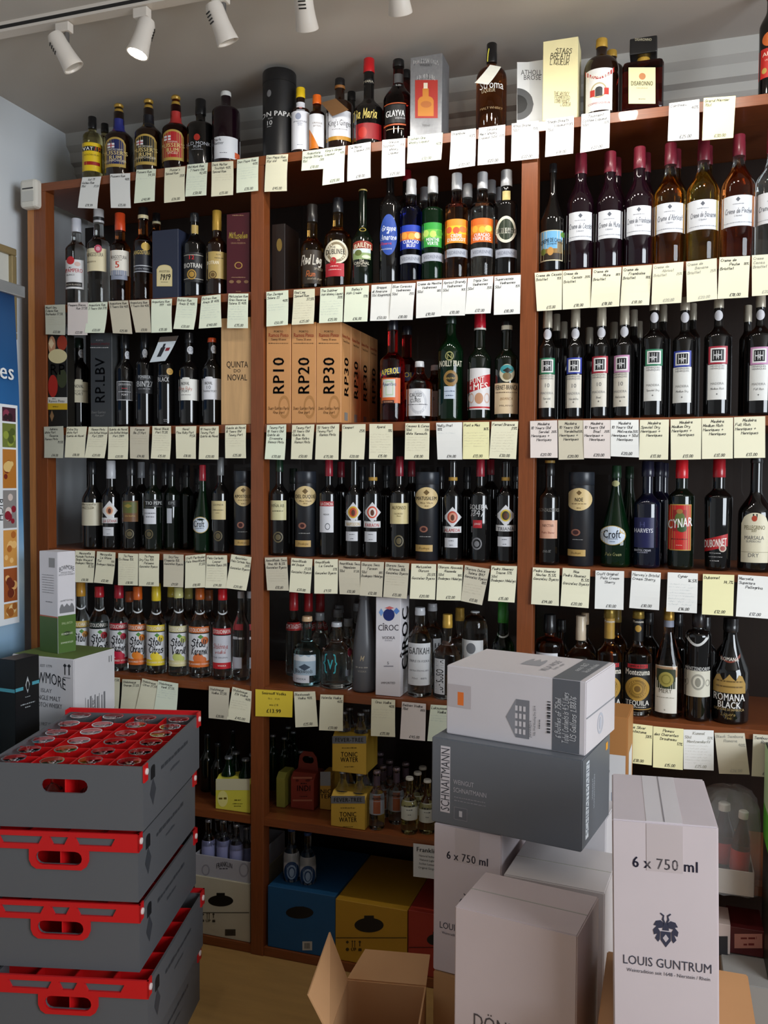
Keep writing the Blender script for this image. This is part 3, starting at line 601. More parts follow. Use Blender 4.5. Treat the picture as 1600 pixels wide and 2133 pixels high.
# square decanter
r_=thing('square_decanter','square amber liqueur decanter with big black cube stopper','bottle',(onY(*px(857,500),.06).x,.06,ZS[0])); FRONT.append((0,r_.location.x,r_['label']))
zz=lambda y:onY(*px(857,y),.012).z-ZS[0]; hw=onY(*px(978,500),.012).x-r_.location.x
boxes('glass',[((-hw,-.042,0),(hw,.042,zz(342)))],GL['dred'],r_,bevel=.012)
lathe('neck',[(.016,zz(345)),(.017,zz(330)),(.0175,zz(312)),(.016,zz(300))],GOLD,r_,20)
boxes('stopper',[((-.036,-.036,zz(322)+.008),(.036,.036,zz(206)))],mat(BK,.35),r_,bevel=.003)
def mp(qx,qy,l): p=onY(*px(qx,qy),.018); return (p.x-r_.location.x,-.0425-.0004*l,p.z-ZS[0])
def mp2(qx,qy,l): p=onY(*px(qx,qy),.024); return (p.x-r_.location.x,-.0365-.0004*l,p.z-ZS[0])
dress(r_,mp,[(770,930,402,618,'d9d3a4'),(832,872,435,475,'b97a4a','oval+')],[('DISARONNO',850,497,26,'3a3324','b=132'),('ORIGINALE',850,525,9,'7a705a'),('AMARETTO',850,590,8,'7a705a')])
dress(r_,mp2,[],[('DISARONNO',858,236,15,'b9b39a','=100')])
bottle(1622,136,-75,0,60,170,56,'k','8a1420','tall dark bottle with orange disc and red label at shelf end',[(1555,1688,280,455,'b8231d'),(1572,1650,185,270,'c8642a','oval'),(1572,1600,395,430,'b89a4a','oval+')],[('AM',1600,315,24,'e8e0d0'),('LIQUEUR',1615,350,9,'e8d0c0')],kind='r')
K((75,735,235,718,70,960,235,942),'Athol Brose|50cl >35%','£22.00','w'); K((280,710,445,690,273,935,440,913),'Stags Breath|^Liqueur >19.8%|70cl','£18.00','w')
K((490,680,660,655,482,910,655,880),'^Toussaint|Coffee Liqueur|50cl >30%','£22.00','w'); K((1012,615,1192,590,1003,840,1188,828),'Cointreau|>40%','£25.00','w',near='bare shelf edge right after the square decanter')
K((1217,583,1408,570,1208,836,1393,820),'Grand Marnier|70cl','£30.00','y','15151a',near='bare shelf edge by the orange disc bottle')
# ---- second shelf
ROW = 1; view('c4')
bottle(265,150,187,282,335,408,62,'clear','c9ccd6','clear white rum bottle with horseman emblem and silver cap',[(193,312,465,668,'dfe0e2'),(200,250,443,500,'c0272d','oval+'),(195,300,622,655,'231e1c','+'),(250,290,480,512,'d8b8b0','oval+')],[('RON',222,520,9,'333333'),('PAMPERO',248,541,26,'b8323a','b=112'),('BLANCO',225,572,11,'333333','=52'),('RON BLANCO',245,640,10,'d8cfc0')],kind='r',fill=300)
bottle(420,156,122,218,302,375,66,'clear','c4c5c8','clear white rum bottle with cream label and pink butterfly',[(343,468,385,545,'e3d8b4'),(390,440,362,418,'b8465c','oval+'),(400,428,375,405,'d8a0b0','oval+')],[('ANGOSTURA',395,430,27,'38302a','=108'),('RESERVA',372,480,10,'6a5a40')],ring=(180,203,'1c1c1e'),kind='r')
bottle(568,140,150,272,330,395,66,'damber','d0471f','amber rum bottle with orange-red cap and white number label',[(502,637,400,572,'e6e1d6'),(507,615,540,605,'8c93a6')],[('ANGOSTURA',558,449,24,'332c28','=105'),('5',548,501,44,'c23a26','b'),('CARIBBEAN RUM',550,468,7,'6a5a50'),('FIVE YEARS',556,575,8,'3c3f4c')],kind='r')
bottle(728,132,110,192,300,358,64,'damber',BK,'dark amber rum bottle with navy label and gold butterfly',[(663,788,330,556,'20222c'),(714,775,345,402,'c9a850','oval+'),(664,787,505,512,'b8bcc4','+'),(664,787,546,552,'b8bcc4','+')],[('ANGOSTURA',718,416,28,'cdb366','b=110'),('SEVEN YEARS',720,530,11,'b8bcc4')],ring=(166,190,'cfc39a'),kind='r')
bottle(820,110,150,215,260,320,52,'damber',BK,'dark rum bottle hidden behind the navy carton',back=.11,ring=(210,225,'cfc39a'))
carton(790,970,262,.085,'262c40','plain navy rum carton with arched cream label',[(822,930,505,655,'dccb92','arch'),(828,924,512,649,'e0d3a2','arch+')],[('ANGOSTURA',876,551,15,'2a2620','=75'),('1919',878,591,36,'2a2620','hb=66'),('PREMIUM RUM',876,625,7,'4a4434')])
bottle(1080,152,150,212,300,378,58,'k','17181c','black rum bottle with red twelve and gold ring emblem',[(1008,1140,415,622,'1b1a1c'),(1060,1106,212,272,'b49a58'),(1008,1140,432,436,'b8b4a8','+'),(1008,1140,598,602,'b8b4a8','+'),(1030,1092,535,606,'b08a3c','ring+'),(1043,1079,550,590,'a8843a','oval+')],[('12',1058,452,28,'c02a30','b'),('BOTRAN',1070,507,32,'d8d6d0','b=124')],kind='r')
bottle(1240,144,132,272,312,378,60,'br',GOLD,'dark rum bottle with gold label and long gold cap',[(1168,1305,410,598,'b59c5e'),(1185,1238,545,600,'5a4426','ring+'),(1197,1226,557,588,'6a522c','oval+')],[('BOTRAN',1212,487,23,'efe6cc','b=82'),('SOLERA 1893',1255,455,9,'5a4a2a'),('RON',1250,432,10,'5a4a2a')],kind='r')
carton(1307,1468,147,.085,'4a1620','tall maroon rum carton with gold ring emblem',[(1362,1418,485,534,'b08c4a','ring'),(1378,1404,497,522,'5c1a22','oval+'),(1325,1358,612,634,'8a6a4a','oval'),(1375,1408,612,634,'8a6a4a','oval'),(1428,1460,612,634,'8a6a4a','oval')],[('Matusalem',1388,300,42,'c9b24a','h=125'),('RON',1345,287,12,'b08a6a'),('15',1390,333,14,'b08a6a'),('GRAN RESERVA',1388,355,10,'b08a6a'),('FORMULA CUBANA',1388,162,9,'b08a6a'),('SABOR EXTRAORDINARIO',1390,592,8,'b08a6a'),('70cl 40%',1390,690,7,'b08a6a')])
K((45,785,185,780,50,988,185,993),'Mount Gay|Eclipse Rum|Barbados 37.5%','£22.00','g',scr=4,near='empty corner beside the left upright'); K((203,768,345,765,203,993,340,993),'Pampero Blanco|>Rum 37.5%','£22.00','p')
K((347,768,480,762,320,978,457,978),'Angostura Rum|3 Years Old 37%','£20.00','G'); K((487,757,622,752,517,980,652,985),'Angostura Rum|5 Years Old 40%','£25.00','t')
K((630,752,768,748,675,975,783,975),'Angostura Rum|7 Years Old 40%','£30.00','t'); K((785,745,928,740,785,977,928,973),'Angostura Rum|^1919 >40%','£35.00','G')
K((965,730,1105,735,937,950,1078,955),'Botran Rum|^Anejo 12 40%','£30.00','G',scr=5); K((1135,725,1265,710,1113,948,1272,938),'Botran Rum|^Anejo 18 40%','£40.00','G',scr=6)
K((1320,705,1458,705,1310,945,1455,945),'Matusalem Rum|Gran Reserva|Solera 15 40%','£35.00','G',scr=6)
view('c5')
for k,(a,b_,t,g_) in enumerate(((74,150,355,.05),(168,235,440,.19))):
    carton(a,b_,t,.11,'1d1411','dark brown rum carton with small gold emblem, '+('nearer the post' if k==0 else 'set back beside its twin'),[(a+28,a+60,t+85,t+160,'7a6430','oval')],[],gap=g_,group='dark rum cartons',front=(k==0))
bottle(310,132,245,347,432,492,58,'amber','1f1c1b','amber spiced rum bottle with dark label of white pen lettering',[(242,376,505,702,'33291f'),(300,336,282,300,'c0563a')],[('Red Leg',305,560,52,'d6d0c4','hb=112'),('Rum',300,645,32,'c86a34','h=50'),('~ spiced with ginger',322,672,12,'a89a84','h=88'),('SPICED',345,615,12,'b8ad9a','h')],kind='r')
bottle(460,156,208,292,372,436,58,'amber','1b1c20','amber whiskey liqueur bottle with cream oval and red label',[(382,520,447,588,'dcd5be','oval'),(390,497,583,660,'b02530'),(415,453,548,592,'b4242c','oval'),(395,508,458,578,'8a7c60','ring+')],[('DUBLINER',446,515,30,'2a2622','b=112'),('THE',432,490,11,'2a2622'),('HONEYCOMB',440,600,8,'e8c8c0'),('WHISKEY & LIQUEUR',444,620,7,'e8c8c0')],kind='r',cw=62)
bottle(605,126,157,166,372,450,48,'g','c0a860','dark cream liqueur bottle with red banner and landscape picture',[(550,662,452,502,'8c3226','arch'),(551,652,497,560,'8aa06a'),(551,652,497,522,'c9d6d8','+'),(560,600,505,540,'5f6a34','oval+'),(600,652,535,556,'cfd6c0','oval+'),(585,625,366,392,'a08a3c','ring')],[('BAILEYS',606,476,28,'e8dcc0','ba=102'),('The',597,566,15,'d8d2c0','h'),('ORIGINAL',600,583,17,'d8d2c0','=88'),('Irish Cream',598,598,10,'c8c2b0','h')],kind='c')
bottle(765,124,60,80,170,262,46,'k','15161a','tall black grappa bottle with blue oval label',[(707,808,297,537,'27489c','oval')],[('Grappa',758,377,30,'e6ecf4','h=80'),('di',752,402,18,'e6ecf4','h'),('Amarone',757,430,32,'e6ecf4','h=88'),('Riserva',742,467,16,'c23a3a','h'),('ALLEGRINI',745,500,9,'c8d4e8')],kind='r')
bottle(862,120,45,110,190,260,50,'k','8a1a22','dark red-capped bottle tucked behind the blue liqueur',back=.12)
def ved(x,w,top,cb,nb,sb,l,cols,name,lines,liq,label,fillc='clear'):
    x0,x1,y0,y1=l; H=y1-y0
    bottle(x,w,top,cb,nb,sb,62,liq,SILV,label,[(x0,x1,y0,y1,cols[0]),(x0,x1,y0+H*.28,y0+H*.62,cols[1],'+'),(x0+8,x0+40,y0+H*.30,y0+H*.58,cols[2],'oval+'),(x0+45,x0+85,y0+H*.34,y0+H*.62,cols[2],'oval+'),(x0+82,x1-6,y0+H*.30,y0+H*.56,cols[3],'oval+'),(x0,x1,y0+H*1.24,y0+H*1.58,'a9aebb')],[(lines[0],(x0+x1)/2,y0+H*.70,19,'eef0f4','b=%d'%min(len(lines[0])*13,105)),(lines[1],(x0+x1)/2,y0+H*.86,19,'eef0f4','b=%d'%min(len(lines[1])*13,105)),('VEDRENNE',(x0+x1)/2,y0+H*1.41,19,'6b7080','=105')],kind='q',fill=nb,cw=60)
ved(885,126,100,190,252,290,(823,945,360,500),('1c3aa8','d8742a','e8a040','f0d8a0'),'',('CURAÇAO','BLEU'),'blue','deep blue liqueur bottle with orange fruit label and silver cap')
ved(1015,126,83,180,265,293,(953,1078,345,488),('2f9a3a','6dbb4a','b8d86a','4aa03a'),'',('MENTHE','VERTE'),'dgreen','dark mint liqueur bottle with bright green label and silver cap')
ved(1155,132,63,160,240,268,(1088,1220,325,465),('e8912a','e8c02a','d85a32','e07a3a'),'',('CRÈME','D\'ABRICOT'),'orange','orange apricot liqueur bottle with fruit label and silver cap')
ved(1305,134,57,155,235,265,(1240,1368,320,460),('e06a24','e88a2a','f0b03a','cfd05a'),'',('CURAÇAO','TRIPLE SEC'),'clear','clear orange liqueur bottle with orange fruit label and silver cap')
bottle(1445,130,45,140,225,262,62,'k',SILV,'black cassis bottle with round cream wreath label',[(1386,1503,308,465,'d9d6c4','oval'),(1400,1490,325,448,'25301f','oval+'),(1386,1503,378,410,'e0ddcc','+'),(1386,1508,500,548,'a9aebb'),(1422,1468,150,210,'c9b87a')],[('SUPERCASSIS',1445,393,25,'1f1f1c','b=110'),('VEDRENNE',1447,524,19,'6b7080','=105')],kind='q')
for x,t in ((940,147),(1218,125),(1355,103),(1392,147)): bottle(x,108,t,t+80,t+140,t+165,52,'clear',SILV,'silver-capped liqueur bottle standing in the second row',back=.13,kind='q',group='liqueur bottles of the second row')
K((42,752,170,742,42,955,167,945),'Ron Zacapa|Solera 23|>40%','£50.00','G',scr=3); K((202,740,325,733,190,945,318,938),'Red Leg|Spiced Rum|>37.5%','£25.00','c',scr=7)
K((358,730,493,722,350,935,487,928),'The Dubliner|Irish Whiskey Liqueur|>30%','£25.00','G',scr=6); K((503,722,642,715,493,928,632,925),"^Bailey's|Irish Cream|>17%",'£16.00','G')
K((657,712,775,705,648,922,765,920),'^Grappa|di Amarone|50cl Allegrini >40%','£50.00','w'); K((778,705,915,700,760,917,897,915),'Blue Curacao|^Vedrennes|50cl >25%','£10.00','w')
K((922,692,1070,682,917,907,1063,895),'Creme de Menthe|^Vedrennes|50cl >18%','£10.00','w'); K((1075,682,1215,672,1058,892,1203,890),'Apricot Brandy|^Vedrennes|50cl >16%','£10.00','w')
K((1220,672,1370,660,1203,882,1353,877),'^Triple Sec|^Vedrennes|50cl >35%','£12.00','w'); K((1375,662,1530,652,1372,887,1525,880),'Supercassis|^Vedrennes|50cl >15%','£10.00','w')
view('c6')
bottle(192,160,195,255,385,570,46,'k','17171a','black cassis bottle with colourful town picture label',[(103,275,625,825,'c9c2a4'),(107,271,630,745,'6aa6d0','+'),(107,271,745,800,'8a6a34','+'),(107,271,775,818,'2a2018','+'),(120,150,740,785,'6a7a3a','oval+'),(160,200,735,790,'b98a4a','oval+'),(225,255,700,770,'7a6a4a','+'),(245,271,635,670,'5a8a3a','oval+')],[('CREME DE CASSIS',188,690,27,'20242c','ba=140'),('DE DIJON',188,715,10,'20242c')],kind='c')
BR=[(375,176,130,265,300,470,(287,462,505,690),'pu','Cassis','dark purple'),(565,170,118,255,290,460,(480,647,495,678),'pu','Mure','dark purple'),(757,182,87,230,275,440,(667,847,465,655),'pu','Framboise','dark raspberry'),
 (955,196,63,205,250,405,(860,1050,447,640),'amber','Abricot','amber'),(1160,202,40,180,220,385,(1066,1257,427,622),'yellow','Banane','yellow'),(1375,208,10,150,185,358,(1278,1475,400,600),'orange','Peche','orange'),(1590,210,-40,130,165,335,(1490,1700,380,582),'clear','Cacao','clear')]
ORD=['second','third','fourth','fifth','sixth','seventh','eighth']
for k,(x,w,t,cb,nb,sb,l,g_,nm,cn) in enumerate(BR):
    x0,x1,y0,y1=l; yc=(y0+y1)/2
    bottle(x,w,t,cb,nb,sb,70,g_,mat(MAROON,.35,coat=.2),'liqueur bottle '+ORD[k]+' from the post, '+cn+' with maroon cap and white script label',[(x0,x1,y0,y1,'d3d6dc'),(x-14,x+14,y0+10,y0+42,'5a5e68','dia+')],[('Creme de '+nm if nm!='Abricot' else "Creme d'Abricot",(x0+x1)/2,yc,34,'4a4e5a','h=%d'%((x1-x0)*.80)),('BRIOTTET DIJON',(x0+x1)/2,y0+56,8,'7a7e88'),('Liqueur',(x0+x1)/2,yc+32,12,'7a7e88','h'),('70cl    PRODUCT OF FRANCE   25%vol',(x0+x1)/2,y1-24,8,'8a8e98','=%d'%((x1-x0)*.86))],kind='r',fill=nb+30,cw=76)
    if 0<k<7: bottle(x+38,w*.9,t+40,cb+25,nb+28,sb+20,64,g_,mat(MAROON,.35,coat=.2),'maroon-capped liqueur bottle in the back row',back=.12,group='maroon-capped bottles of the back row',cw=68)
K((75,905,255,890,90,1155,252,1145),'Creme de Cassis|Briottet >15%','£13.00','c'); K((258,892,443,880,258,1145,440,1132),'Creme de|^Cassis >20%|Briottet','£18.00','c')
K((455,877,643,867,440,1133,627,1123),'Creme de|^Mure >18%|Briottet','£18.00','c'); K((650,865,842,852,633,1120,823,1115),'Creme de|^Framboise|Briottet >18%','£18.00','c')
K((848,850,1048,832,838,1112,1033,1100),'Creme de|^Abricot|Briottet >25%','£20.00','c','f'); K((1065,832,1265,808,1070,1098,1268,1075),'Creme de|^Banane|Briottet >25%','£20.00','c','f')
K((1283,803,1483,793,1270,1075,1470,1065),'Creme de|^Peche >18%|Briottet','£18.00','c'); K((1495,790,1680,778,1495,1057,1680,1043),'Creme|Cacao|Briottet','£20.00','c','f')
# ---- third shelf
ROW = 2; view('c7')
carton(66,197,190,.04,'1c1a16','tall port carton printed with a dark fruit painting',[(70,120,200,330,'b98a6a','oval'),(130,200,195,300,'9c3a26','oval'),(70,200,290,390,'d2c79a','oval'),(70,110,215,290,'d8c4a0','dia'),(68,135,470,625,'a3281f','oval'),(130,200,430,560,'3a4028','oval'),(67,202,625,667,'d2d0c8'),(67,202,667,711,'c9a422'),(80,110,715,795,'8a6a4a','dia')],[('RP',132,432,72,'0c0b0a','b=110'),('PORTO',110,636,8,'333333'),('Ramos Pinto',128,652,18,'2a2622','=110'),('ADRIANO',120,690,9,'4a3a10')],gap=.003)
def port(x,w,top,cb,nb,sb,cap,label,labels,texts,glass='k',seal=None):
    L=list(labels)
    if seal: L=[(seal[0],seal[1],seal[2],seal[3],'c9cbd0','oval'),((seal[0]+seal[1])/2-13,(seal[0]+seal[1])/2+13,(seal[2]+seal[3])/2+6,seal[3]+2,'c9cbd0'),(seal[0]+8,seal[1]-8,seal[2]+9,seal[3]-16,'8a8e98','ring+')]+L
    bottle(x,w,top,cb,nb,sb,56,glass,cap,label,L,texts,kind='r')
port(283,136,215,285,360,440,'15241c','black port bottle with cream label and dark green capsule',[(213,352,515,660,'dcd7bf'),(255,305,498,518,'dcd7bf','arch')],[('NOVAL',280,547,22,'2a2a28','b=62'),('EXTRA DRY WHITE',282,580,11,'4a4a40','=110'),('PORT',278,601,18,'2a2a28','=62')],seal=(278,325,283,340))
carton(360,510,180,.085,'3a3c3d','dark grey port carton with black upright lettering',[],[('RP.LBV',428,510,66,'0e0e0f','rb=320'),('PORTO',425,230,10,'9a9a9a'),('RAMOS PINTO',430,256,16,'6a2226','=130'),('LATE BOTTLED VINTAGE 2009',425,280,9,'b8b8b8','=128'),('Duas Quintas',418,728,16,'8a8a88','h=95'),('fine port',425,750,14,'8a8a88','h=60')])
port(590,118,195,290,365,440,'121214','black port bottle with black label in white outline',[(535,642,512,646,'b9babd'),(539,638,517,641,'131315','+')],[('QUINTA DO NOVAL',588,535,13,'c9c9cc','=86'),('LATE BOTTLED',588,585,9,'c0c0c4','=80'),('VINTAGE',588,562,9,'a03038','=40'),('PORT',588,607,14,'c9c9cc','=44')],seal=(590,626,297,350))
port(738,122,180,285,348,405,'121214','black port bottle with big grey number twenty-seven',[(677,797,470,598,'232426')],[('FONSECA',735,482,20,'b9bcc0','b=82'),('PORTO',720,497,8,'a0a2a6'),("BIN'27",737,531,38,'b4b7ba','b=108'),('FINEST RESERVE',735,565,9,'8a8c90','h')],seal=(722,757,283,340))
port(885,120,200,290,360,405,'121214','matt black port bottle with round gold medal',[(889,933,420,467,'b8924a','oval'),(900,922,432,455,'8a6a30','ring+')],[('NOVAL',865,475,12,'8a8a8e'),('BLACK',868,500,30,'b9babd','b=76'),('PORT',880,778,9,'8a8a8e'),('RESERVE',885,790,7,'8a8a8e')])
lf,S_,_,_=quad_paper('leaflet',[onY(*px(845,207),.0),onY(*px(972,198),.012),onY(*px(772,383),-.004),onY(*px(880,372),.0)],'white folded leaflet with bottle picture hung on matt black port','leaflet','c3cdd4',.006)
ik=Ink(); fm_=lambda x,y,l: tuple(S_(x,y,.0006+.0003*l))
for q in ((.30,.55,.42,.80,'1d2026'),(.36,.49,.28,.42,'1d2026'),(.62,.85,.45,.58,'7a1c26'),(0,1,0,.2,'4a4038')): v,f=patch_geo(fm_,q[0],q[1],q[2],q[3],'rect',0,3); ik.add(v,f,q[4])
ik.build('picture',lf)
port(1045,136,180,250,372,436,'1a1a1c','black port bottle with white label and red script',[(976,1112,497,645,'dedfda'),(1000,1050,486,500,'dedfda','arch')],[('NOVAL',1020,528,22,'2a2a2a','b=56'),('Fine Ruby',1020,562,22,'b06a5a','h=88'),('PORT',1022,582,15,'3a3a3a','=52'),('QUINTA DO NOVAL',1025,607,7,'6a6a6a')],seal=(1032,1080,262,315))
port(1205,136,215,246,352,436,'c0491c','black tawny port bottle with orange cap and white label',[(1137,1270,492,640,'d9dbe2'),(1160,1210,481,495,'d9dbe2','arch')],[('NOVAL',1182,526,20,'2a2a2a','b=52'),('10',1180,555,24,'55585e'),('TAWNY PORT',1190,582,14,'3a3a3a','=92')],seal=(1198,1240,255,310))
carton(1268,1480,72,.10,'c9a273','pale wooden port box with dark branded lettering',[],[('QUINTA',1381,397,42,'2e2218','=150'),('DO',1381,441,22,'2e2218'),('NOVAL',1381,487,42,'2e2218','=138')],name='wooden_bottle_box',m=mat('c9a273',.5,noise=.28,nscale=5,stretch=(14,14,1.2),key='pine'),gap=.01,cat='wooden box')
K((38,830,172,825,40,1045,170,1047),'^Adriano|White Port|^Reserva|Ramos Pinto|>19.5%','£16.00','g'); K((197,830,337,828,183,1043,320,1045),'Extra Dry|White Port|Quinta do Noval','£18.00','c')
K((350,830,483,830,320,1045,458,1048),'^Ramos Pinto|Late Bottled Vintage|^Port 2009','£20.00','c',scr=4); K((487,830,623,828,482,1055,620,1055),'Quinta do Noval|Late Bottled Vintage|^Port 2009','£20.00','c',scr=4)
K((637,830,772,830,637,1050,767,1057),'^Fonseca|^Bin 27 Port','£14.00','t',scr=4); K((792,825,920,825,780,1050,912,1055),'^Noval Black|^Port 19.5%','£15.00','c',scr=7)
K((953,828,1097,825,957,1050,1093,1053),'^Noval|Fine Ruby Port|>19.5%','£18.00','c'); K((1120,828,1252,825,1113,1055,1250,1057),'10 Years Old|Tawny Port|Quinta do Noval','£20.00','c')
K((1298,820,1443,815,1298,1048,1442,1048),'Quinta do Noval|10 Years Old|^Tawny Port','£25.00','c',scr=4)
view('c8')
for k,(a,b_,t,s_,an) in enumerate(((42,185,100,'RP10','10'),(190,332,90,'RP20','20'),(335,480,88,'RP30','30'))):
    xc=(a+b_)/2; nm=['ten','twenty','thirty'][k]
    root=carton(a,b_,t,.086,'c98f55','tan port carton marked '+nm+[' beside the post',' between its neighbours',' at the front of its row'][k],[(xc,xc+66,515,650,'b5814c','ring')],[('PORTO',xc,142,11,'3a2a18'),('Ramos Pinto',xc,163,22,'a8341f','=118'),('Tawny %s anos'%an,xc,188,13,'4a3420','=88'),('QUINTA DO BOM RETIRO',xc,210,7,'4a3420','=118'),(s_,xc,402,64,'120d0a','rb=222'),('Duas Quintas Porto',xc,590,17,'6a4a2a','h=120'),('fine port',xc,614,16,'6a4a2a','h=66')],gap=.012,group='tan port cartons',m=mat('cf9660',.45,noise=.05,nscale=12,key='tan'))
    if k==2:
        Hh=max(v.co.z for v in root.data.vertices); hw_=max(v.co.x for v in root.data.vertices); sm=lambda x,y,l: (hw_+.0003+.0003*l,x,Hh-y)
        def side(r):
            for T in (('RP30',.045,.165,.036,'120d0a','rb=.125'),('Ramos Pinto',.043,.04,.010,'a8341f','=.068'),('Tawny 30 anos',.043,.055,.007,'4a3420','=.055')):
                ik=Ink(); put_text(ik,sm,*T); ik.build('side_lettering',r)
            v,f=patch_geo(sm,.03,.058,.275,.30,'rect',1); obj('barcode_panel',newmesh('barcode_panel',v,f,mat('8a8782',.5)),r)
        side(root)
        for j in (1,2,3):
            c=obj('gift_carton',root.data,None,(root.location.x,.012+.088*j,root.location.z),'tan port carton marked thirty, %s in its row behind the front one'%['','second','third','fourth'][j],'carton','tan port cartons'); side(c)
            PLACED[ROW].append(('r',root.location.x-hw_,root.location.x+hw_,.012+.088*j,.098+.088*j,root.location.z))
bottle(780,146,78,136,262,318,58,'red','151722','red aperitif bottle with blue and orange labels',[(710,826,347,402,'1d2a5c','rise'),(718,826,412,560,'d0642a'),(724,796,420,526,'d3d6d2','+'),(740,785,430,515,'b9cdb0','+'),(746,779,438,508,'d8dad6','+'),(722,790,543,561,'3a1a10','+')],[('APEROL',766,374,34,'e6cf4a','bd=104'),('Aperitivo',760,448,20,'3a4a7a','h=78'),('BARBIERI',756,552,9,'d8a080')],kind='r')
bottle(862,140,112,165,290,345,56,'red','151722','red aperitif bottle behind the first one',[(838,905,380,430,'1d2a5c'),(845,905,440,540,'d0642a')],[('OL',874,395,28,'e6cf4a','b')],back=.14)
bottle(937,152,318,352,372,462,56,'damber','c4c5c8','short brown vermouth bottle with plain white label',[(862,1012,475,634,'dcdde0'),(880,980,485,625,'c0c2c8','ring+')],[('CAUSES',915,512,21,'2e2e32','=72'),('&',915,528,15,'2e2e32'),('CURES',915,545,21,'2e2e32','=60'),('SEMI DRY WHITE VERMOUTH',925,567,8,'4a4a50','=118')],kind='r',cw=54)
bottle(1030,140,340,372,392,470,52,'damber','c4c5c8','short brown vermouth bottle behind the plain labelled one',[(1000,1068,490,640,'c9cacc')],[('S',1020,535,18,'2e2e32')],back=.13)
bottle(1120,148,52,100,150,270,58,'dgreen','10241a','dark green vermouth bottle with cream arched lettering',[(1088,1138,257,312,'8a8a58','ring'),(1080,1162,368,462,'8a6a34','oval'),(1094,1148,385,440,'2a2414','oval+'),(1083,1146,462,535,'b4c0d0')],[('NOILLY PRAT',1120,328,34,'dcdac6','b=130'),('N',1113,285,26,'a8a468'),('NOILLY PRAT',1120,415,11,'c9a85a','=56'),('ORIGINAL DRY',1115,490,8,'2c3c60'),('75cl  18%',1115,515,8,'2c3c60')],kind='r')
bottle(1290,136,40,136,232,308,62,'g','b0182a','dark vermouth bottle with red cap and red diagonal banner',[(1222,1350,355,598,'d6d4d6'),(1222,1350,388,500,'b8232a','rise+'),(1222,1350,580,590,'b8232a','+'),(1262,1312,500,565,'b98a6a','oval+'),(1228,1258,500,560,'c9a898','ring+'),(1318,1348,500,560,'c9a898','ring+')],[('PUNT',1275,427,34,'efe9e4','bd=84'),('E',1240,470,18,'efe9e4','b'),('MES',1295,462,36,'efe9e4','bd=88')],kind='r',ring=(125,136,'d8d4cc'))
bottle(1447,140,85,138,242,312,58,'g','17181a','dark bitters bottle with globe emblem and cream label',[(1407,1493,332,437,'c9c2a8','oval'),(1411,1489,336,390,'3a8f96','oval+'),(1425,1475,380,425,'7a6a48','oval+'),(1425,1480,352,385,'22201c','dia+'),(1380,1514,442,622,'d9c3a0')],[('FERNET-BRANCA',1447,468,27,'231d1a','b=128'),('SPECIALITA DEI FRATELLI',1447,497,8,'5a4634','=122'),('BRANCA',1447,535,14,'8a6234','h=70'),('MILANO',1447,575,9,'5a4634','=80')],kind='r',ring=(110,135,'d6cfba'))
K((45,688,158,685,32,888,148,892),'^Tawny Port|10 Years Old|Quinta do|^Ervamoira|^Ramos Pinto','£30.00','G'); K((193,688,323,685,185,888,308,890),'^Tawny Port|20 Years Old|Quinta do|^Bom Retiro|^Ramos Pinto','£50.00','c')
K((335,687,468,683,327,890,463,892),'30 Years Old|Tawny Port|^Ramos Pinto','£75.00','c'); K((485,685,622,683,478,888,613,890),'Campari|>25%','£20.00','c',near='side of the row of tan cartons')
K((645,682,780,682,642,887,780,888),'^Aperol|>11%','£15.00','c',scr=8); K((855,677,997,677,850,890,993,890),'Causes & Cures|50cl >17%|White Vermouth','£18.00','c',scr=6)
K((1035,675,1187,672,1043,890,1187,890),'Noilly Prat|18%','£14.00','w',scr=1); K((1192,672,1345,670,1190,888,1345,888),'Punt e Mes|>16%','£13.00','y',scr=6)
K((1360,668,1515,667,1345,883,1502,888),'Fernet Branca|>39%','£30.00','c',scr=10)
view('r3')
FOIL=mat('a39c8c',.35,.25)
HHs=[(158,106,50,170,238,305,(107,207,470,688),(110,207,362,467),'2f7a5a','10'),(340,112,42,165,228,302,(283,382,472,688),(288,383,360,465),'2a3a9a','10'),(510,116,35,158,222,298,(447,547,462,682),(453,553,350,460),'a02a3a','10'),(660,128,25,150,215,292,(590,688,458,680),(597,695,343,455),'b985ac','10'),
 (855,158,-40,55,172,246,(797,905,415,643),(803,910,305,413),'2f7a5a',''),(1055,150,-32,55,182,254,(987,1100,422,655),(990,1097,315,420),'2a3a9a',''),(1275,174,-48,40,152,236,(1215,1330,405,635),(1218,1333,285,402),'a02a3a',''),(1548,184,-62,35,148,230,(1490,1600,408,640),(1493,1600,290,405),'b985ac','')]
CN=['green','blue','red','pink']
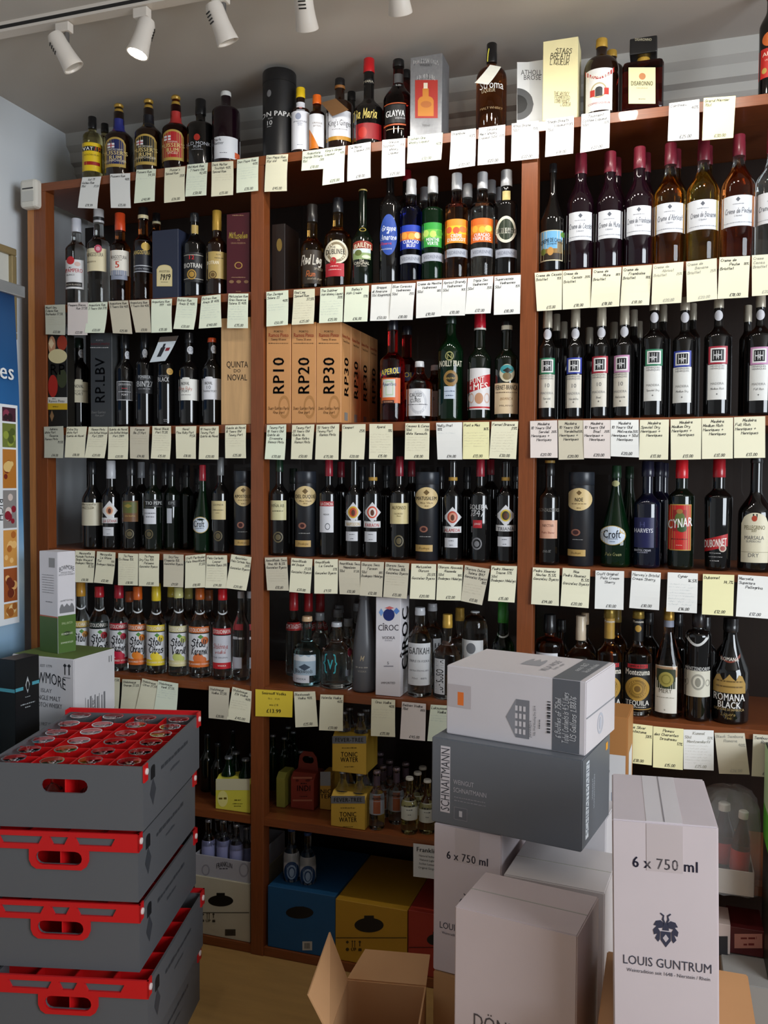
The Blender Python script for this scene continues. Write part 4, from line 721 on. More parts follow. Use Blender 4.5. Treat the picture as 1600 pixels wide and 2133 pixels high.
for k,(x,w,t,cb,nb,sb,l,q,c,n10) in enumerate(HHs):
    x0,x1,y0,y1=l; a0,a1,b0,b1=q; xc=(x0+x1)/2; e=(b1-b0)
    bottle(x,w,t,cb,nb,sb,56,'k',FOIL,('slim' if k<4 else 'broad')+' black madeira bottle with '+CN[k%4]+'-bordered monogram label',[(x0,x1,y0,y1,'d6d7d4' if k>3 else 'd0ccc0'),(a0,a1,b0,b1,c),(a0+e*.10,a1-e*.10,b0+e*.10,b1-e*.10,'dcdcdc','+'),(a0+e*.18,a1-e*.18,b0+e*.18,b1-e*.18,'151518','+'),(x-26,x+26,cb,cb+70,'c9c9cf','oval')],
      [('H',xc-15,(b0+b1)/2,58,'c9cacc','=26'),('H',xc+15,(b0+b1)/2,58,'c9cacc','=26'),('&',xc,(b0+b1)/2+4,26,'c9cacc'),('HENRIQUES',xc,y0+10,11,'77777a','=85'),('HENRIQUES',xc,y0+26,11,'77777a','=85')]+([(n10,xc,y0+72,25,'6a6a6c')] if n10 else [])+[('MADEIRA',xc,y0+(122 if n10 else 125),15,'8a8a8a','=82'),(['Sercial','Verdelho','Boal','Malvasia','Special Dry','Medium Dry','Medium Rich','Full Rich'][k],xc,y0+158,13,'6a6a6a','h'),('+',xc,y1-36,16,'3a3a3c','b')],kind='r',cw=60)
for x,t in ((215,78),(262,128),(430,165),(590,130),(720,50),(752,125),(912,18),(1105,8),(1465,20)): bottle(x,100,t,t+110,t+165,t+230,46,'k',FOIL,'black madeira bottle with silver foil in the back rows',back=.13+.08*(t>100),group='madeira bottles of the back rows',cw=50)
mad=[((45,775,222,770,47,1015,225,1015),'^Madeira|10 Years Old|^Sercial >20%|Henriques +|^Henriques','£20.00','p'),((228,770,392,770,232,1028,397,1025),'^Madeira|10 Years Old|^Verdelho >20%|Henriques +|^Henriques','£20.00','t'),((393,770,570,768,397,1017,570,1020),'^Madeira|10 Years Old|^Boal >20%|Henriques +|^Henriques','£20.00','p'),((572,768,755,767,572,1005,757,1013),'^Madeira|10 Years Old|^Malvasia >20%|Henriques + 50cl|^Henriques','£20.00','w'),
 ((763,768,953,765,757,1027,947,1027),'^Madeira|Special Dry|Henriques +|^Henriques','£13.00','c'),((963,765,1165,757,965,1028,1162,1025),'^Madeira|Medium Dry|Henriques +|^Henriques','£13.00','c'),((1168,757,1372,752,1168,1023,1370,1020),'^Madeira|Medium Rich|Henriques +|^Henriques','£13.00','c'),((1378,750,1582,743,1378,1017,1582,1015),'^Madeira|Full Rich|Henriques +|^Henriques','£13.00','c')]
for q,t,p_,c in mad: K(q,t,p_,c)
# ---- fourth shelf
ROW = 3; view('d1')
EM='5a5138'
bottle(375,140,70,160,228,335,52,'k','17181b','black sherry bottle with large plain cream label',[(297,437,357,517,'c6c0aa'),(310,385,380,405,'9a947e','ring+')],[('Manzanilla',350,368,13,'4a4638','h=90'),('PASTRANA',347,394,11,'6a6450')],kind='r')
def dia(x,w,top,cb,nb,sb,d,band,name,ringc,inner,small,cap,label,lc,**kw):
    x0,x1,y0,y1=d; cx,cy=(x0+x1)/2,(y0+y1)/2
    bottle(x,w,top,cb,nb,sb,kw.pop('nw',46),'k',cap,label,[(x0,x1,y0,y1,'cfd0d4','dia'),(cx-30,cx+30,cy-36,cy+34,ringc,'oval+'),(cx-22,cx+22,cy-27,cy+26,inner,'oval+'),(cx-11,cx+11,cy-16,cy+20,'5a3424','oval+')]+[(band[0],band[1],band[2],band[3],'cfd0d2'),(small[0],small[1],small[2],small[3],'c4c6cc')],[(name,(band[0]+band[1])/2,(band[2]+band[3])/2+4,20,lc,'b=%d'%((band[1]-band[0])*.86)),('LA GITANA' if 0 else '15% vol',(small[0]+small[1])/2,small[2]+16,7,'5a5c64'),('JEREZ',(small[0]+small[1])/2,small[3]-14,7,'5a5c64')],kind='r',**kw)
dia(505,126,65,190,242,320,(440,548,343,482),(443,547,462,500),'LA GITANA','d8cfc0','c98a6a',(450,520,527,588),'c3c6cc','black sherry bottle with white cap and diamond portrait label','a03030',nw=58,cw=62)
bottle(645,124,62,168,238,310,52,'k','16171a','black sherry bottle with green and brown picture label',[(583,690,345,490,'6a4a2c'),(588,684,352,430,'56602c','+'),(595,650,365,395,'8a7a34','dia+'),(603,662,540,608,EM,'ring'),(614,650,555,593,EM,'oval+')],[('EN RAMA',637,450,11,'b89a5a'),('R',655,140,30,'8a8578')],kind='r')
bottle(795,122,85,168,232,300,52,'g','16171a','dark green sherry bottle with black band and small white label',[(733,852,335,385,'0d0e10'),(733,852,385,389,'5a5c58','+'),(733,816,400,506,'cdd0d8'),(740,796,542,610,EM,'ring'),(752,784,558,594,EM,'oval+')],[('TIO PEPE',800,360,23,'c0c3c4','b=112'),('Palomino Fino',775,430,9,'3a3c48','h'),('Dry Sherry',775,455,9,'3a3c48','h')],kind='r')
bottle(925,112,88,175,240,305,48,'g','16171a','dark green sherry bottle with narrow white strip label',[(893,926,397,500,'b8bcc4'),(872,978,340,386,'0d0e10')],[('EPE',925,360,20,'8a8e90','b')],kind='r',back=.05)
bottle(1020,108,95,180,245,310,46,'g','16171a','dark unlabelled sherry bottle in the second row',back=.10)
bottle(1140,126,95,205,245,470,44,'dgreen','8a1a26','green sherry bottle with oval white label and red cap',[(1067,1182,455,570,'b49a54','oval'),(1070,1179,460,565,'c6d0dc','oval+')],[('Croft',1115,505,44,'20242c','b=74'),('PARTICULAR',1120,535,9,'4a5a70')],kind='c',cw=46)
bottle(1265,122,42,168,212,298,44,'k','6f7274','black sherry bottle with yellowish square label and grey cap',[(1200,1300,345,475,'c8b98a'),(1217,1277,553,625,EM,'ring'),(1230,1264,568,610,EM,'oval+')],[('LEONOR',1250,372,12,'4a4230','=70'),('PALO CORTADO',1248,408,8,'3a3424','=70'),('SHERRY',1245,428,7,'5a5240')],kind='r',cw=46)
def gtube(x,w,top,ov,nm,ros,plate,label):
    x0,x1,y0,y1=ov; xc=(x0+x1)/2
    tin(x,w,top,'1b1e24',label,[(x0,x1,y0,y1,'cdb684','oval'),(xc-18,xc+18,y0+14,y0+48,'6a5430','dia+'),(ros[0],ros[1],ros[2],ros[3],'8a5a4a','oval'),(ros[0]+10,ros[1]-10,ros[2]+8,ros[3]-8,'3a1a1c','oval+'),(plate[0],plate[1],plate[2],plate[3],'b8985a')],[(nm,xc,(y0+y1)/2+2,24 if len(nm)<5 else 21,'1f1a12','b=%d'%min((x1-x0)*.9,len(nm)*18)),('Muy Viejo',xc,(y0+y1)/2+28,9,'6a5430','h=%d'%((x1-x0)*.55)),('Jerez',xc,y1-18,9,'6a5430','h'),('SHERRY 30 YEARS',xc-5,ros[3]+24,7,'9a9a98'),('Bodega',(plate[0]+plate[1])/2,(plate[2]+plate[3])/2,12,'6a5024','h=60')],lid='232830')
gtube(1420,126,137,(1358,1486,240,382),'APOSTOLES',(1380,1428,490,535),(1362,1465,615,655),'narrow black tube with gold oval label beside the left post')
for x,t,c in ((715,75,'8c9096'),(880,80,'1c1d20'),(1000,120,'1c1d20'),(1085,122,'1c1d20')): bottle(x,106,t,t+110,t+150,t+220,46,'k',c,'dark sherry bottle in the back row of the left bay',back=.14,group='sherry bottles of the left back row')
K((257,688,393,692,245,908,380,913),'^Manzanilla|Pasada Pastrana|Single Vineyard|Bodegas Hidalgo|>15.5%','£16.00','c'); K((407,695,535,702,385,912,515,923),'^Manzanilla|^La Gitana|75cl >15%|Bodegas Hidalgo','£12.00','c')
K((555,707,693,712,553,930,690,932),'^Tio Pepe|En Rama 15%','£18.00','c',scr=9); K((698,710,840,712,697,935,837,938),'^Tio Pepe|Dry Fino 15%|^Palomino|Gonzalez Byass','£12.00','c')
K((868,713,1008,718,868,940,1005,945),'^Dry Fino|Elegante 15%|Gonzalez Byass','£9.50','t',near='sherry bottle with narrow white strip label'); K((1020,725,1160,712,1018,950,1158,945),'Croft Particular|Pale Amontillado|>17.5%','£10.00','c')
K((1168,722,1310,722,1158,948,1307,952),'Palo Cortado|^Leonor|Gonzalez Byass 20%','£14.00','c',scr=6); K((1340,715,1480,735,1300,950,1443,968),'^Apostoles|Palo Cortado Viejo|>20%|Gonzalez Byass','£20.00','c')
view('d2')
bottle(118,106,48,120,188,252,42,'k','14301f','black sherry bottle with pale square label and green cap',[(62,158,288,403,'c9c49a'),(82,140,470,535,EM,'ring'),(95,127,485,520,EM,'oval+')],[('VIÑA AB',108,318,18,'4a4a34','=76'),('AMONTILLADO',108,349,8,'3a3a2a','=62')],kind='r',cw=44)
gtube(272,124,118,(205,333,203,322),'DEL DUQUE',(230,275,417,455),(212,303,522,560),'black tube with gold oval label, nearest the left post of middle bay')
bottle(408,112,38,146,194,252,42,'k','8e1c2c','black sherry bottle with white label topped in red',[(355,435,295,475,'d3d4da'),(355,435,293,322,'a8222c','+'),(385,415,420,460,'6a6c74','ring+')],[('LA CONCHA',395,308,17,'eee0dc','b=72'),('MEDIUM',392,370,9,'2a2a2e','=34')],kind='r',cw=46)
dia(555,104,52,60,192,258,(503,597,297,418),(503,595,405,440),'NAPOLEON','c9a22a','b84a2a',(508,577,470,525),'15161a','black sherry bottle with yellow portrait diamond','b89a5a')
dia(665,104,62,72,192,252,(612,712,297,418),(613,710,410,447),'FARAON','c9482a','d8cfc8',(618,687,470,530),'15161a','black sherry bottle with red-ringed portrait diamond','b03a3a',ring=(152,172,'b08a3c'))
bottle(820,110,30,146,192,252,42,'k','7a1626','black sherry bottle with cream label and maroon cap',[(767,873,303,425,'cdbf8e'),(790,846,490,560,EM,'ring'),(803,834,506,544,EM,'oval+')],[('ALFONSO',818,330,20,'5a4a24','b=82'),('OLOROSO',815,365,9,'5a4a24','=50'),('Seco',815,378,9,'5a4a24','h')],kind='r',cw=46)
gtube(985,138,122,(912,1046,210,337),'MATUSALEM',(940,988,437,475),(918,1017,548,587),'black tube with gold oval label in the middle of its shelf')
dia(1133,108,55,64,192,266,(1078,1185,325,447),(1078,1183,440,477),'ALAMEDA','b0402e','c98a72',(1088,1162,507,563),'15161a','black sherry bottle with rusty portrait diamond','a83a34',ring=(152,172,'b08a3c'))
bottle(1293,116,36,148,198,262,44,'k','8e1c2c','black sherry bottle with white numerals and red square',[(1252,1304,403,449,'a8222c'),(1245,1305,505,577,'77777c','ring'),(1260,1290,525,560,'77777c','oval+')],[('SOLERA',1282,326,27,'c9cacc','b=108'),('1847',1273,362,36,'c0c1c4','h=72'),('JEREZ',1278,425,10,'e0c8c8')],kind='r',cw=48)
dia(1442,112,60,70,196,262,(1385,1500,313,440),(1387,1500,432,468),'TRIANA','c9b03a','3a3420',(1398,1477,500,557),'15161a','black sherry bottle with yellow and black portrait diamond','5a5a60',ring=(152,172,'b08a3c'))
for x,t,c in ((200,100,'15241a'),(478,62,'7a1626'),(600,90,'15161a'),(742,85,'15161a'),(890,58,'7a1626'),(1060,92,'15161a'),(1215,92,'15161a'),(1352,48,'8e1c2c'),(1500,90,'15161a')): bottle(x,98,t,t+90,t+125,t+180,40,'k',c,'dark sherry bottle in the back row of the middle bay',back=.13,group='sherry bottles of the middle back row',cw=44)
K((33,622,162,618,47,813,173,815),'Amontillado Seco|^Vina AB 16.5%|Gonzalez Byass','£13.00','t',scr=5); K((188,623,312,630,175,822,298,832),'Amontillado|del Duque|>21.5%|Gonzalez Byass','£20.00','c')
K((322,632,460,630,322,832,458,833),'Amontillado|^La Concha|>17%|Gonzalez Byass','£9.50','c'); K((465,638,592,642,470,835,590,840),'Amontillado Seco|^Napoleon|50cl >17.5%','£12.00','t')
K((597,645,730,648,587,843,718,852),'Oloroso Seco|^Faraon|50cl >18%|Bodegas Hidalgo','£12.00','t'); K((738,648,877,655,725,852,863,863),'Oloroso Seco|^Alfonso 18%|Gonzalez Byass','£13.00','t',scr=4)
K((890,657,1035,660,880,862,1028,868),'^Matusalem|^Oloroso|>20.5%|Gonzalez Byass','£20.00','c'); K((1045,658,1192,665,1035,870,1180,873),'Oloroso Abocado|^Alameda|50cl >18%|Bodegas Hidalgo','£12.00','c')
K((1203,665,1348,688,1180,875,1303,900),'Oloroso Dulce|^Solera 1847|Gonzalez Byass|>18%','£13.00','t',scr=4); K((1358,668,1508,672,1338,875,1493,885),'Pedro Ximenez|^Triana 17%|50cl|Bodegas Hidalgo','£15.00','c')
view('d3')
bottle(172,134,92,192,262,338,58,'k','151517','black sherry bottle with pink square label and gold-rimmed cap',[(112,223,482,602,'cf9f86')],[('GONZALEZ BYASS',170,415,22,'7d7a74','=130'),('NECTAR',165,517,17,'4a2a20','=72'),('Pedro Ximenez',165,562,13,'8a4a3a','h=82'),('DULCE',158,685,13,'8a8a88','h')],kind='r',cw=62,ring=(92,108,'a88a44'))
gtube(383,166,168,(283,452,272,420),'NOE',(320,378,540,585),(290,413,675,718),'black tube with gold oval label beside the right bay post')
bottle(605,192,125,205,250,560,56,'dgreen','12301c','green cream-sherry bottle with white oval label',[(500,668,518,646,'b49a54','oval'),(505,663,522,642,'c6d3e4','oval+'),(575,625,222,262,'a8a878','oval')],[('Croft',580,573,50,'1c2430','b=112'),('ORIGINAL',585,603,11,'4a5a70','=74'),('SHERRY',585,622,9,'6a7a90'),('Pale Cream',590,705,20,'8a8a58','h=100')],kind='c',cw=60)
bottle(690,170,130,210,255,540,52,'dgreen','12301c','green cream-sherry bottle behind the white oval one',[(500,560,285,400,'6a6a44')],back=.14,kind='c',cw=54)
bottle(812,170,95,197,302,378,66,'n','14152a','navy blue sherry bottle with white lettering',[(732,856,465,662,'1a1d4a')],[('HARVEYS',790,550,27,'d2d4e0','b=118'),('BRISTOL CREAM',785,680,14,'c2c4d0','=104'),('SUPERIOR SHERRY',785,694,7,'9a9cb0'),('H',782,510,34,'4a4e80')],kind='r',cw=78)
for x,t in ((880,100),(915,108)): bottle(x,130,t,t+95,t+190,t+255,60,'n','14152a',('navy sherry bottle close behind the lettered one' if x<900 else 'navy sherry bottle furthest back behind the lettered one'),back=.13+(.09 if x>900 else 0),group='navy sherry bottles behind')
bottle(1035,164,88,208,272,328,74,'g','c01822','dark aperitif bottle with red artichoke label and red cap',[(953,1097,378,680,'b08a40'),(958,1092,384,674,'b8201e','+'),(982,1068,415,555,'8f1a18','+'),(995,1060,430,520,'5a6a34','oval+'),(1005,1045,408,440,'9a6a3a','oval+'),(1010,1070,510,560,'2f4a24','oval+')],[('CYNAR',1028,500,58,'e6e6e4','bd=150'),('BITTER APERITIF',1025,605,9,'3a0c0c','=100'),('ARTICHOKE',1025,645,7,'e0b0a0')],kind='r',cw=78)
bottle(1278,176,82,202,272,338,74,'k','9a1420','black aperitif bottle with slanting red banner',[(1187,1337,570,695,'a81c22','rise'),(1284,1330,642,690,'b8a89a','oval'),(1292,1322,650,682,'8a2a22','oval+')],[('DUBONNET',1262,632,50,'e6e2dc','bd=138'),('VERMOUTH ROUGE',1262,698,8,'a8a8a8'),('PRODUCE OF FRANCE',1265,722,8,'9a9a9a'),('75cl 14.7%',1258,748,9,'b8b8b8')],kind='r',cw=78,taper=.9)
bottle(1520,216,70,110,290,440,72,'k',BK,'black marsala bottle with arched cream label',[(1435,1597,433,760,'d3cdb4','arch'),(1497,1530,452,490,'a8402a','oval+'),(1437,1596,690,693,'8a8468','+')],[('PELLEGRINO',1515,530,27,'6a623a','=125'),('1880',1510,552,14,'8a8468','h'),('MARSALA',1513,597,25,'5a5a5c','=118'),('SUPERIORE',1510,621,13,'7a7a78','=90'),('DRY',1510,711,25,'6a6a68','=66')],kind='r',cw=76)
K((63,790,238,797,52,1030,233,1042),'Pedro Ximenez|^Nectar 15.5%|Gonzalez Byass','£14.00','c'); K((258,793,438,803,243,1042,427,1057),'^Noe|Pedro Ximenez|>15.5%|Gonzalez Byass','£20.00','c')
K((473,810,660,815,467,1060,655,1068),'Croft Original|^Pale Cream|^Sherry','£10.00','w','5a5a5c'); K((710,813,900,825,693,1055,888,1070),"Harvey's Bristol|Cream Sherry",'£10.00','w','5a5a5c')
K((945,822,1142,830,935,1078,1135,1090),'^Cynar|>16.5%','£16.00','w','101014',scr=11); K((1175,833,1380,840,1168,1097,1372,1108),'Dubonnet|>14.7%','£12.00','y','15151a'); K((1405,838,1620,852,1390,1110,1610,1127),'Marsala|Superiore|^Pellegrino','£12.00','w','4a4a4e')
# ---- fifth shelf: vodkas and liqueurs
ROW = 4; view('e1')
STO=[(500,114,275,360,407,515,'c08a2c','c9a84a','gold',''),(614,126,300,366,418,520,'b0202a','1e2a26','black-banded pepper','Hot'),(735,118,290,372,420,528,'a01a2c','b01c2c','berry-red','Razberi'),(850,120,300,381,430,535,'d0601f','d06a24','orange','Ohranj'),(965,124,280,388,440,540,'e0c22a','e0c630','yellow','Citros'),(1103,124,305,370,430,545,'d2cf8a','cfc694','pale cream','Vanil'),(1234,140,310,380,440,550,'b0561f','c8641f','caramel-brown','Karamel'),(1374,124,315,383,440,560,'c01a24','b81c26','plain red','')]
for k,(x,w,t,cb,nb,sb,cc,bc,nm,fl) in enumerate(STO):
    x0,x1=x-w*.47,x+w*.40; b0=sb+2; lab=[(x-w*.37,x+w*.37,nb+2,nb+42,'d6d8da','smile'),(x0,x1,b0,b0+38,bc),(x0,x1,b0+44,b0+250,'d9dadd' if k<7 else 'c2c4cc')]
    tx=[('STOLICHNAYA',(x0+x1)/2,b0+20,23,'eee9e0','b=%d'%(w*.84))]
    if k<7:
        tx.append(('Stoli',x-12,b0+100,46,'1c1c20','hb=%d'%(w*.58)))
        if fl: tx.append((fl,x-4,b0+150,42,'1c1c20','hb=%d'%(w*.66)))
        fc={0:'c98a3a',1:'b0202a',2:'b81c3a',3:'e0822a',4:'e8cf3a',5:'b8c06a',6:'d0703a'}[k]
        lab+=[(x+w*.05,x+w*.36,b0+62,b0+62+w*.34,fc,'oval+'),(x-w*.30,x+w*.16,b0+165,b0+165+w*.42,fc,'oval+'),(x+w*.0,x+w*.28,b0+185,b0+185+w*.28,fc,'oval+'),(x-w*.1,x+w*.16,b0+48,b0+76,'4f8a3a','dia+')]
    else: tx+=[('Stolichnaya',x-12,b0+110,30,'a03a34','h=%d'%(w*.7)),('vodka',x-14,b0+145,20,'a03a34','h'),('THE ORIGINAL',x-12,b0+180,9,'55565c')]
    lab.append((x0,x1,b0+212,b0+250,bc,'+')); tx.append(('FLAVORED VODKA' if k<7 else 'VODKA',(x0+x1)/2,b0+230,10,'eee9e0'))
    bottle(x,w,t,cb,nb,sb,52,'clear',cc,('clear vodka bottle with '+nm+' cap and band' if k!=1 else 'clear vodka bottle with red cap and black band'),lab,tx,kind='r',cw=56,gap=.035,seg=24)
    put=None
for x,bk in ((1488,.02),(1545,.11)): bottle(x,104,330,372,430,560,40,'clear','b9bbc0','tall clear vodka bottle with small silver plate '+('by the post' if bk<.1 else 'behind its twin'),[(x-38,x+12,535,572,'a02a30'),(x-50,x+4,740,808,'b9bcc6')],[('elit',x-15,620,26,'d8d8dc','xh')],kind='r',back=bk,gap=.03)
FRONT.append((4,onY(*px(1488,700),.05).x,'tall clear vodka bottle with small silver plate'))
for x,t in ((1060,300),(1165,310),(1290,320),(800,330)): bottle(x,112,t,t+65,t+120,t+210,48,'clear',{1060:'c8b030',1165:'b9b060',1290:'8a4a26',800:'b8562a'}[x],'clear vodka bottle in the back row of the left bay',back=.15,group='vodka bottles of the left back row')
K((640,858,740,864,630,1060,730,1068),'>37.5%','£18.00','c',near='berry-red vodka and half hidden by the whisky case'); K((755,873,867,878,740,1080,850,1085),'Stolichnaya|^Orange 37.5%','£18.00','c'); K((878,868,985,890,832,1075,945,1090),'Stolichnaya|^Citros 37.5%','£18.00','c')
K((977,880,1100,900,945,1090,1085,1110),'Stolichnaya|^Vanil 37.5%','£18.00','G',scr=4); K((1290,915,1418,928,1288,1113,1410,1125),'Stolichnaya|^Vodka 37.5%','£20.00','t'); K((1435,920,1553,948,1400,1120,1540,1143),'Stolichnaya|^Elit Vodka|>40%','£45.00','c',scr=4)
view('e2')
for x,t,bk in ((202,10,.15),(278,15,.19),(350,15,.24)): bottle(x,90 if x!=112 else 64,t,t+105,t+150,t+195,46,'clear','a81c24','red-capped clear vodka bottle at the back of the shelf',[(x-46,x+46,190,236,'a8221f')] if x!=112 else [(x-28,x+28,210,440,'b9babd')],[('SMIRNOFF',x,212,24,'e6dcd8','b=86')] if x!=112 else [],kind='r',back=bk,group='red-capped vodka bottles at the back',cw=52)
bottle(280,160,150,178,275,345,54,'aqua','c9a882','aqua-tinted vodka bottle with cork and torn-edge label',[(203,330,378,500,'9fb4c4'),(203,330,378,415,'d5dbe0','bump+'),(230,300,430,470,'3c4a5a','dia+'),(198,293,497,542,'cdd0d8')],[('Blackwoods',262,473,24,'1c2430','=100'),('VODKA',245,520,11,'4a5060')],kind='r',cw=60,gap=.04)
bottle(453,184,185,210,282,352,58,'clear','b4b7bc','round clear vodka bottle with teal bracket print',[(517,541,347,395,'c0405a','oval'),(505,534,470,506,'9aa2b0')],[('{v}',416,420,84,'3aa9b4','=84')],kind='r',gap=.04)
for x,t in ((355,128),(436,108),(520,162),(488,85),(552,72)): bottle(x,112,t,t+45,t+100,t+150,50,'clear','7a7d80','grey-capped clear bottle in the back row',back=.14,group='clear bottles behind the round vodka')
bottle(615,132,20,50,60,330,62,'kf','55565a','frosted dark grey vodka bottle with long sloping shoulders',[],[('M',600,398,28,'b9a98a','h'),('MAMONT',600,450,14,'8a8680','x=70'),('VODKA',602,474,11,'9a958c','=50')],kind='l',gap=.03)
ct=carton(683,828,42,.09,'dcd8dc','tall white vodka carton with blue sphere',[(725,792,107,178,'1c2c6c','oval'),(700,728,105,150,'7aa0d8','dia'),(785,822,100,140,'5a86cc','dia'),(735,790,92,112,'d06a6a','dia'),(730,785,440,445,'8a8690')],[('CÎROC',756,217,34,'3a3640','=122'),('VODKA',757,276,17,'5a5660','=76'),('SNAP FROST',757,292,7,'8a8690'),('5',754,424,16,'5a5660'),('TIMES DISTILLED',755,441,6,'8a8690'),('IMPORTED',755,540,12,'4a4650','=84')],gap=.022)
hw_=max(v.co.x for v in ct.data.vertices); Hh=max(v.co.z for v in ct.data.vertices); ik=Ink(); put_text(ik,lambda x,y,l:(hw_+.0003+.0003*l,x,Hh-y),'CÎROC',.045,.13,.06,'1c1a20','rb=.20'); ik.build('side_lettering',ct)
bottle(940,142,98,142,192,285,56,'clear','b9bbc0','clear vodka bottle with white Cyrillic label',[(873,1001,310,556,'cfd0d2')],[('БАЛКАН',937,356,36,'222226','b=120'),('TRIPLE 176 VODKA',937,414,13,'4a4a50','=116'),('EXTRA STRONG 88%',937,470,9,'6a6a70','=110'),('70cl   88%',937,515,10,'6a6a70','=90')],kind='r',gap=.03)
bottle(1012,130,75,118,170,260,52,'clear','b9bbc0','clear vodka bottle behind the Cyrillic-labelled one',[(1018,1062,282,400,'b9babc')],[('H',1040,322,28,'222226','b')],back=.13)
bottle(1100,166,138,216,290,372,54,'clear',GOLD,'clear vodka bottle with gold cap and narrow upright label',[(1022,1090,395,628,'17171a'),(1027,1086,403,610,'c6c8cc','+')],[('LUKSUSOWA',1057,505,42,'17171a','rb=195')],kind='r',gap=.03)
bottle(1172,130,100,175,240,320,50,'clear',GOLD,'clear gold-capped vodka bottle in the second row',back=.14)
bottle(1262,148,120,128,140,235,50,'clear','c4c6c8','domed clear vodka bottle with portrait label',[(1188,1310,292,480,'d3d3d3'),(1212,1266,308,372,'6a6c70','oval+')],[('Bel',1222,392,28,'7a2a22','x')],kind='q',gap=.06)
bottle(1425,132,55,186,232,330,58,'green','2f8a2c','bright green vodka bottle with green cap by the post',[(1372,1476,238,282,'d0d6d0','smile')],[('Zubrowka',1430,390,12,'c8e0a0','x')],kind='r',gap=.05,cw=62)
yl,S_,Wd,Ht=quad_paper('sale_card',[onY(*px(-22,577),-.006),onY(*px(197,590),-.006),onY(*px(-22,735),-.010),onY(*px(193,742),-.010)],'bright yellow printed sale card on the left post','price card','e3c93c',0)
ik=Ink(); ym=lambda x,y,l: tuple(S_(x/Wd,y/Ht,.0006))
for s_,yy,h,c in (('Smirnoff Vodka',.12,.0085,'201c10'),('70 cl     37.5%',.32,.005,'6a5a20'),('was £18',.55,.0065,'4a4018'),('£13.99',.78,.012,'15120a')): put_text(ik,ym,s_,Wd*.5,Ht*yy,h,c,'b' if h>.007 else '')
ik.build('lettering',yl)
K((203,592,327,590,212,800,343,795),'Blackwoods|^Vodka 40%','£25.00','c'); K((358,608,493,612,350,817,490,822),'Valentia Vodka|>40%','£30.00','c'); K((657,633,795,640,653,850,795,857),'^Ciroc Vodka|>40%','£35.00','c',scr=4)
K((835,650,975,663,823,867,970,880),'Balkan Vodka|70cl >88%','£45.00','p'); K((1003,667,1140,675,983,880,1120,890),'Luksusowa|^Vodka','£20.00','G',scr=3)
view('e3')
bottle(172,196,155,272,302,362,62,'orange','17181a','orange-red aperitif bottle with black cap',[(88,224,410,560,'d3d4d8')],[],kind='q',gap=.06,cw=76)
bottle(375,196,165,322,335,440,50,'clear','cfc0a8','clear spirit bottle with paper-stripped cork',[(352,402,215,322,'d6d2c6')],[('handmade',377,270,14,'3a3a3a','rx')],kind='r',gap=.06,cw=66)
bottle(402,150,145,220,300,400,46,'clear','b9a284','clear corked bottle behind the paper-stripped one',back=.16)
def monte(x,w,t,cb,nb,sb,gl,nk,label):
    bottle(x,w,t,cb,nb,sb,64,gl,mat('8a7434',.35,.6),label,[(x-38,x+38,cb+4,nb-5,nk),(x-20,x+20,cb+55,cb+100,'b08a3c','oval+'),(x-88,x+88,sb+62,sb+365,'141416'),(x-62,x+62,sb+66,sb+92,'b02028','+'),(x-75,x+75,sb+148,sb+305,'a8843a','oval+'),(x-58,x+58,sb+166,sb+287,'7d6026','ring+'),(x-40,x+40,sb+185,sb+268,'86682a','ring+'),(x-20,x+20,sb+206,sb+247,'6b5020','oval+'),(x-88,x+88,sb+357,sb+362,'b08a3c','+')],[('IMPORTED',x,sb+79,15,'1c1c1c','b=92'),('Montezuma',x,sb+117,38,'e2dccf','b=152'),('Montezuma',x,cb+32,16,'e2dccf','b=66'),('TEQUILA',x,sb+318,32,'dcd8cf','b=146'),('PRODUCT OF MEXICO',x,sb+344,9,'c9c5bc','=110')],kind='r',gap=.03,cw=74)
monte(562,170,120,178,330,408,'amber','a8863c','golden tequila bottle with gold neck label')
monte(740,182,133,180,346,416,'clear','141416','clear tequila bottle with black label and gold disc')
bottle(948,192,112,192,262,490,62,'pink',mat('a8843a',.35,.6),'pale amber aperitif bottle with green square on white label',[(912,990,196,250,'8a90a0'),(870,1004,495,802,'d8d5c9'),(878,994,515,642,'2b3520','+'),(890,982,533,630,'9a9048','oval+'),(905,967,548,615,'7d7534','ring+')],[('MERY',932,657,27,'5a5648','=82'),('PINEAU DES CHARENTES',935,700,8,'8a8676','=110'),('*',930,785,16,'5a5648')],kind='c',gap=.03)
bottle(1130,164,90,235,255,300,76,'k','1a1416','black liqueur bottle with white crescent and red wax seal',[(1053,1192,285,365,'c9cac8','smile'),(1050,1206,525,695,'cfccbc'),(1085,1165,110,180,'8a2420','oval'),(1090,1175,545,650,'9a988c','ring+'),(1050,1075,580,625,'9a988c','ring+'),(1178,1204,580,625,'9a988c','ring+'),(1115,1150,570,630,'8a887c','oval+')],[('MENTZENDORFF',1128,511,23,'c9c9c6','b=150')],kind='q',gap=.03)
bottle(1356,228,178,268,285,520,72,'k','151517','wide black sambuca bottle with gold building print',[(1285,1412,425,478,'7a3424','smile'),(1252,1446,548,672,'a88848','bump'),(1270,1430,590,600,'6a5224','+'),(1270,1430,625,635,'6a5224','+')],[('ROMANA',1348,455,22,'dcd4c8','b=112'),('ROMANA',1348,699,46,'dedcd8','b=192'),('BLACK',1350,748,42,'dedcd8','b=142'),('LIQUORE DI SAMBUCA',1350,779,15,'b9a06a','=180'),('Liquore',1345,808,22,'8a7440','h'),('Fino',1345,832,18,'8a7440','h')],kind='c',gap=.03,cw=86)
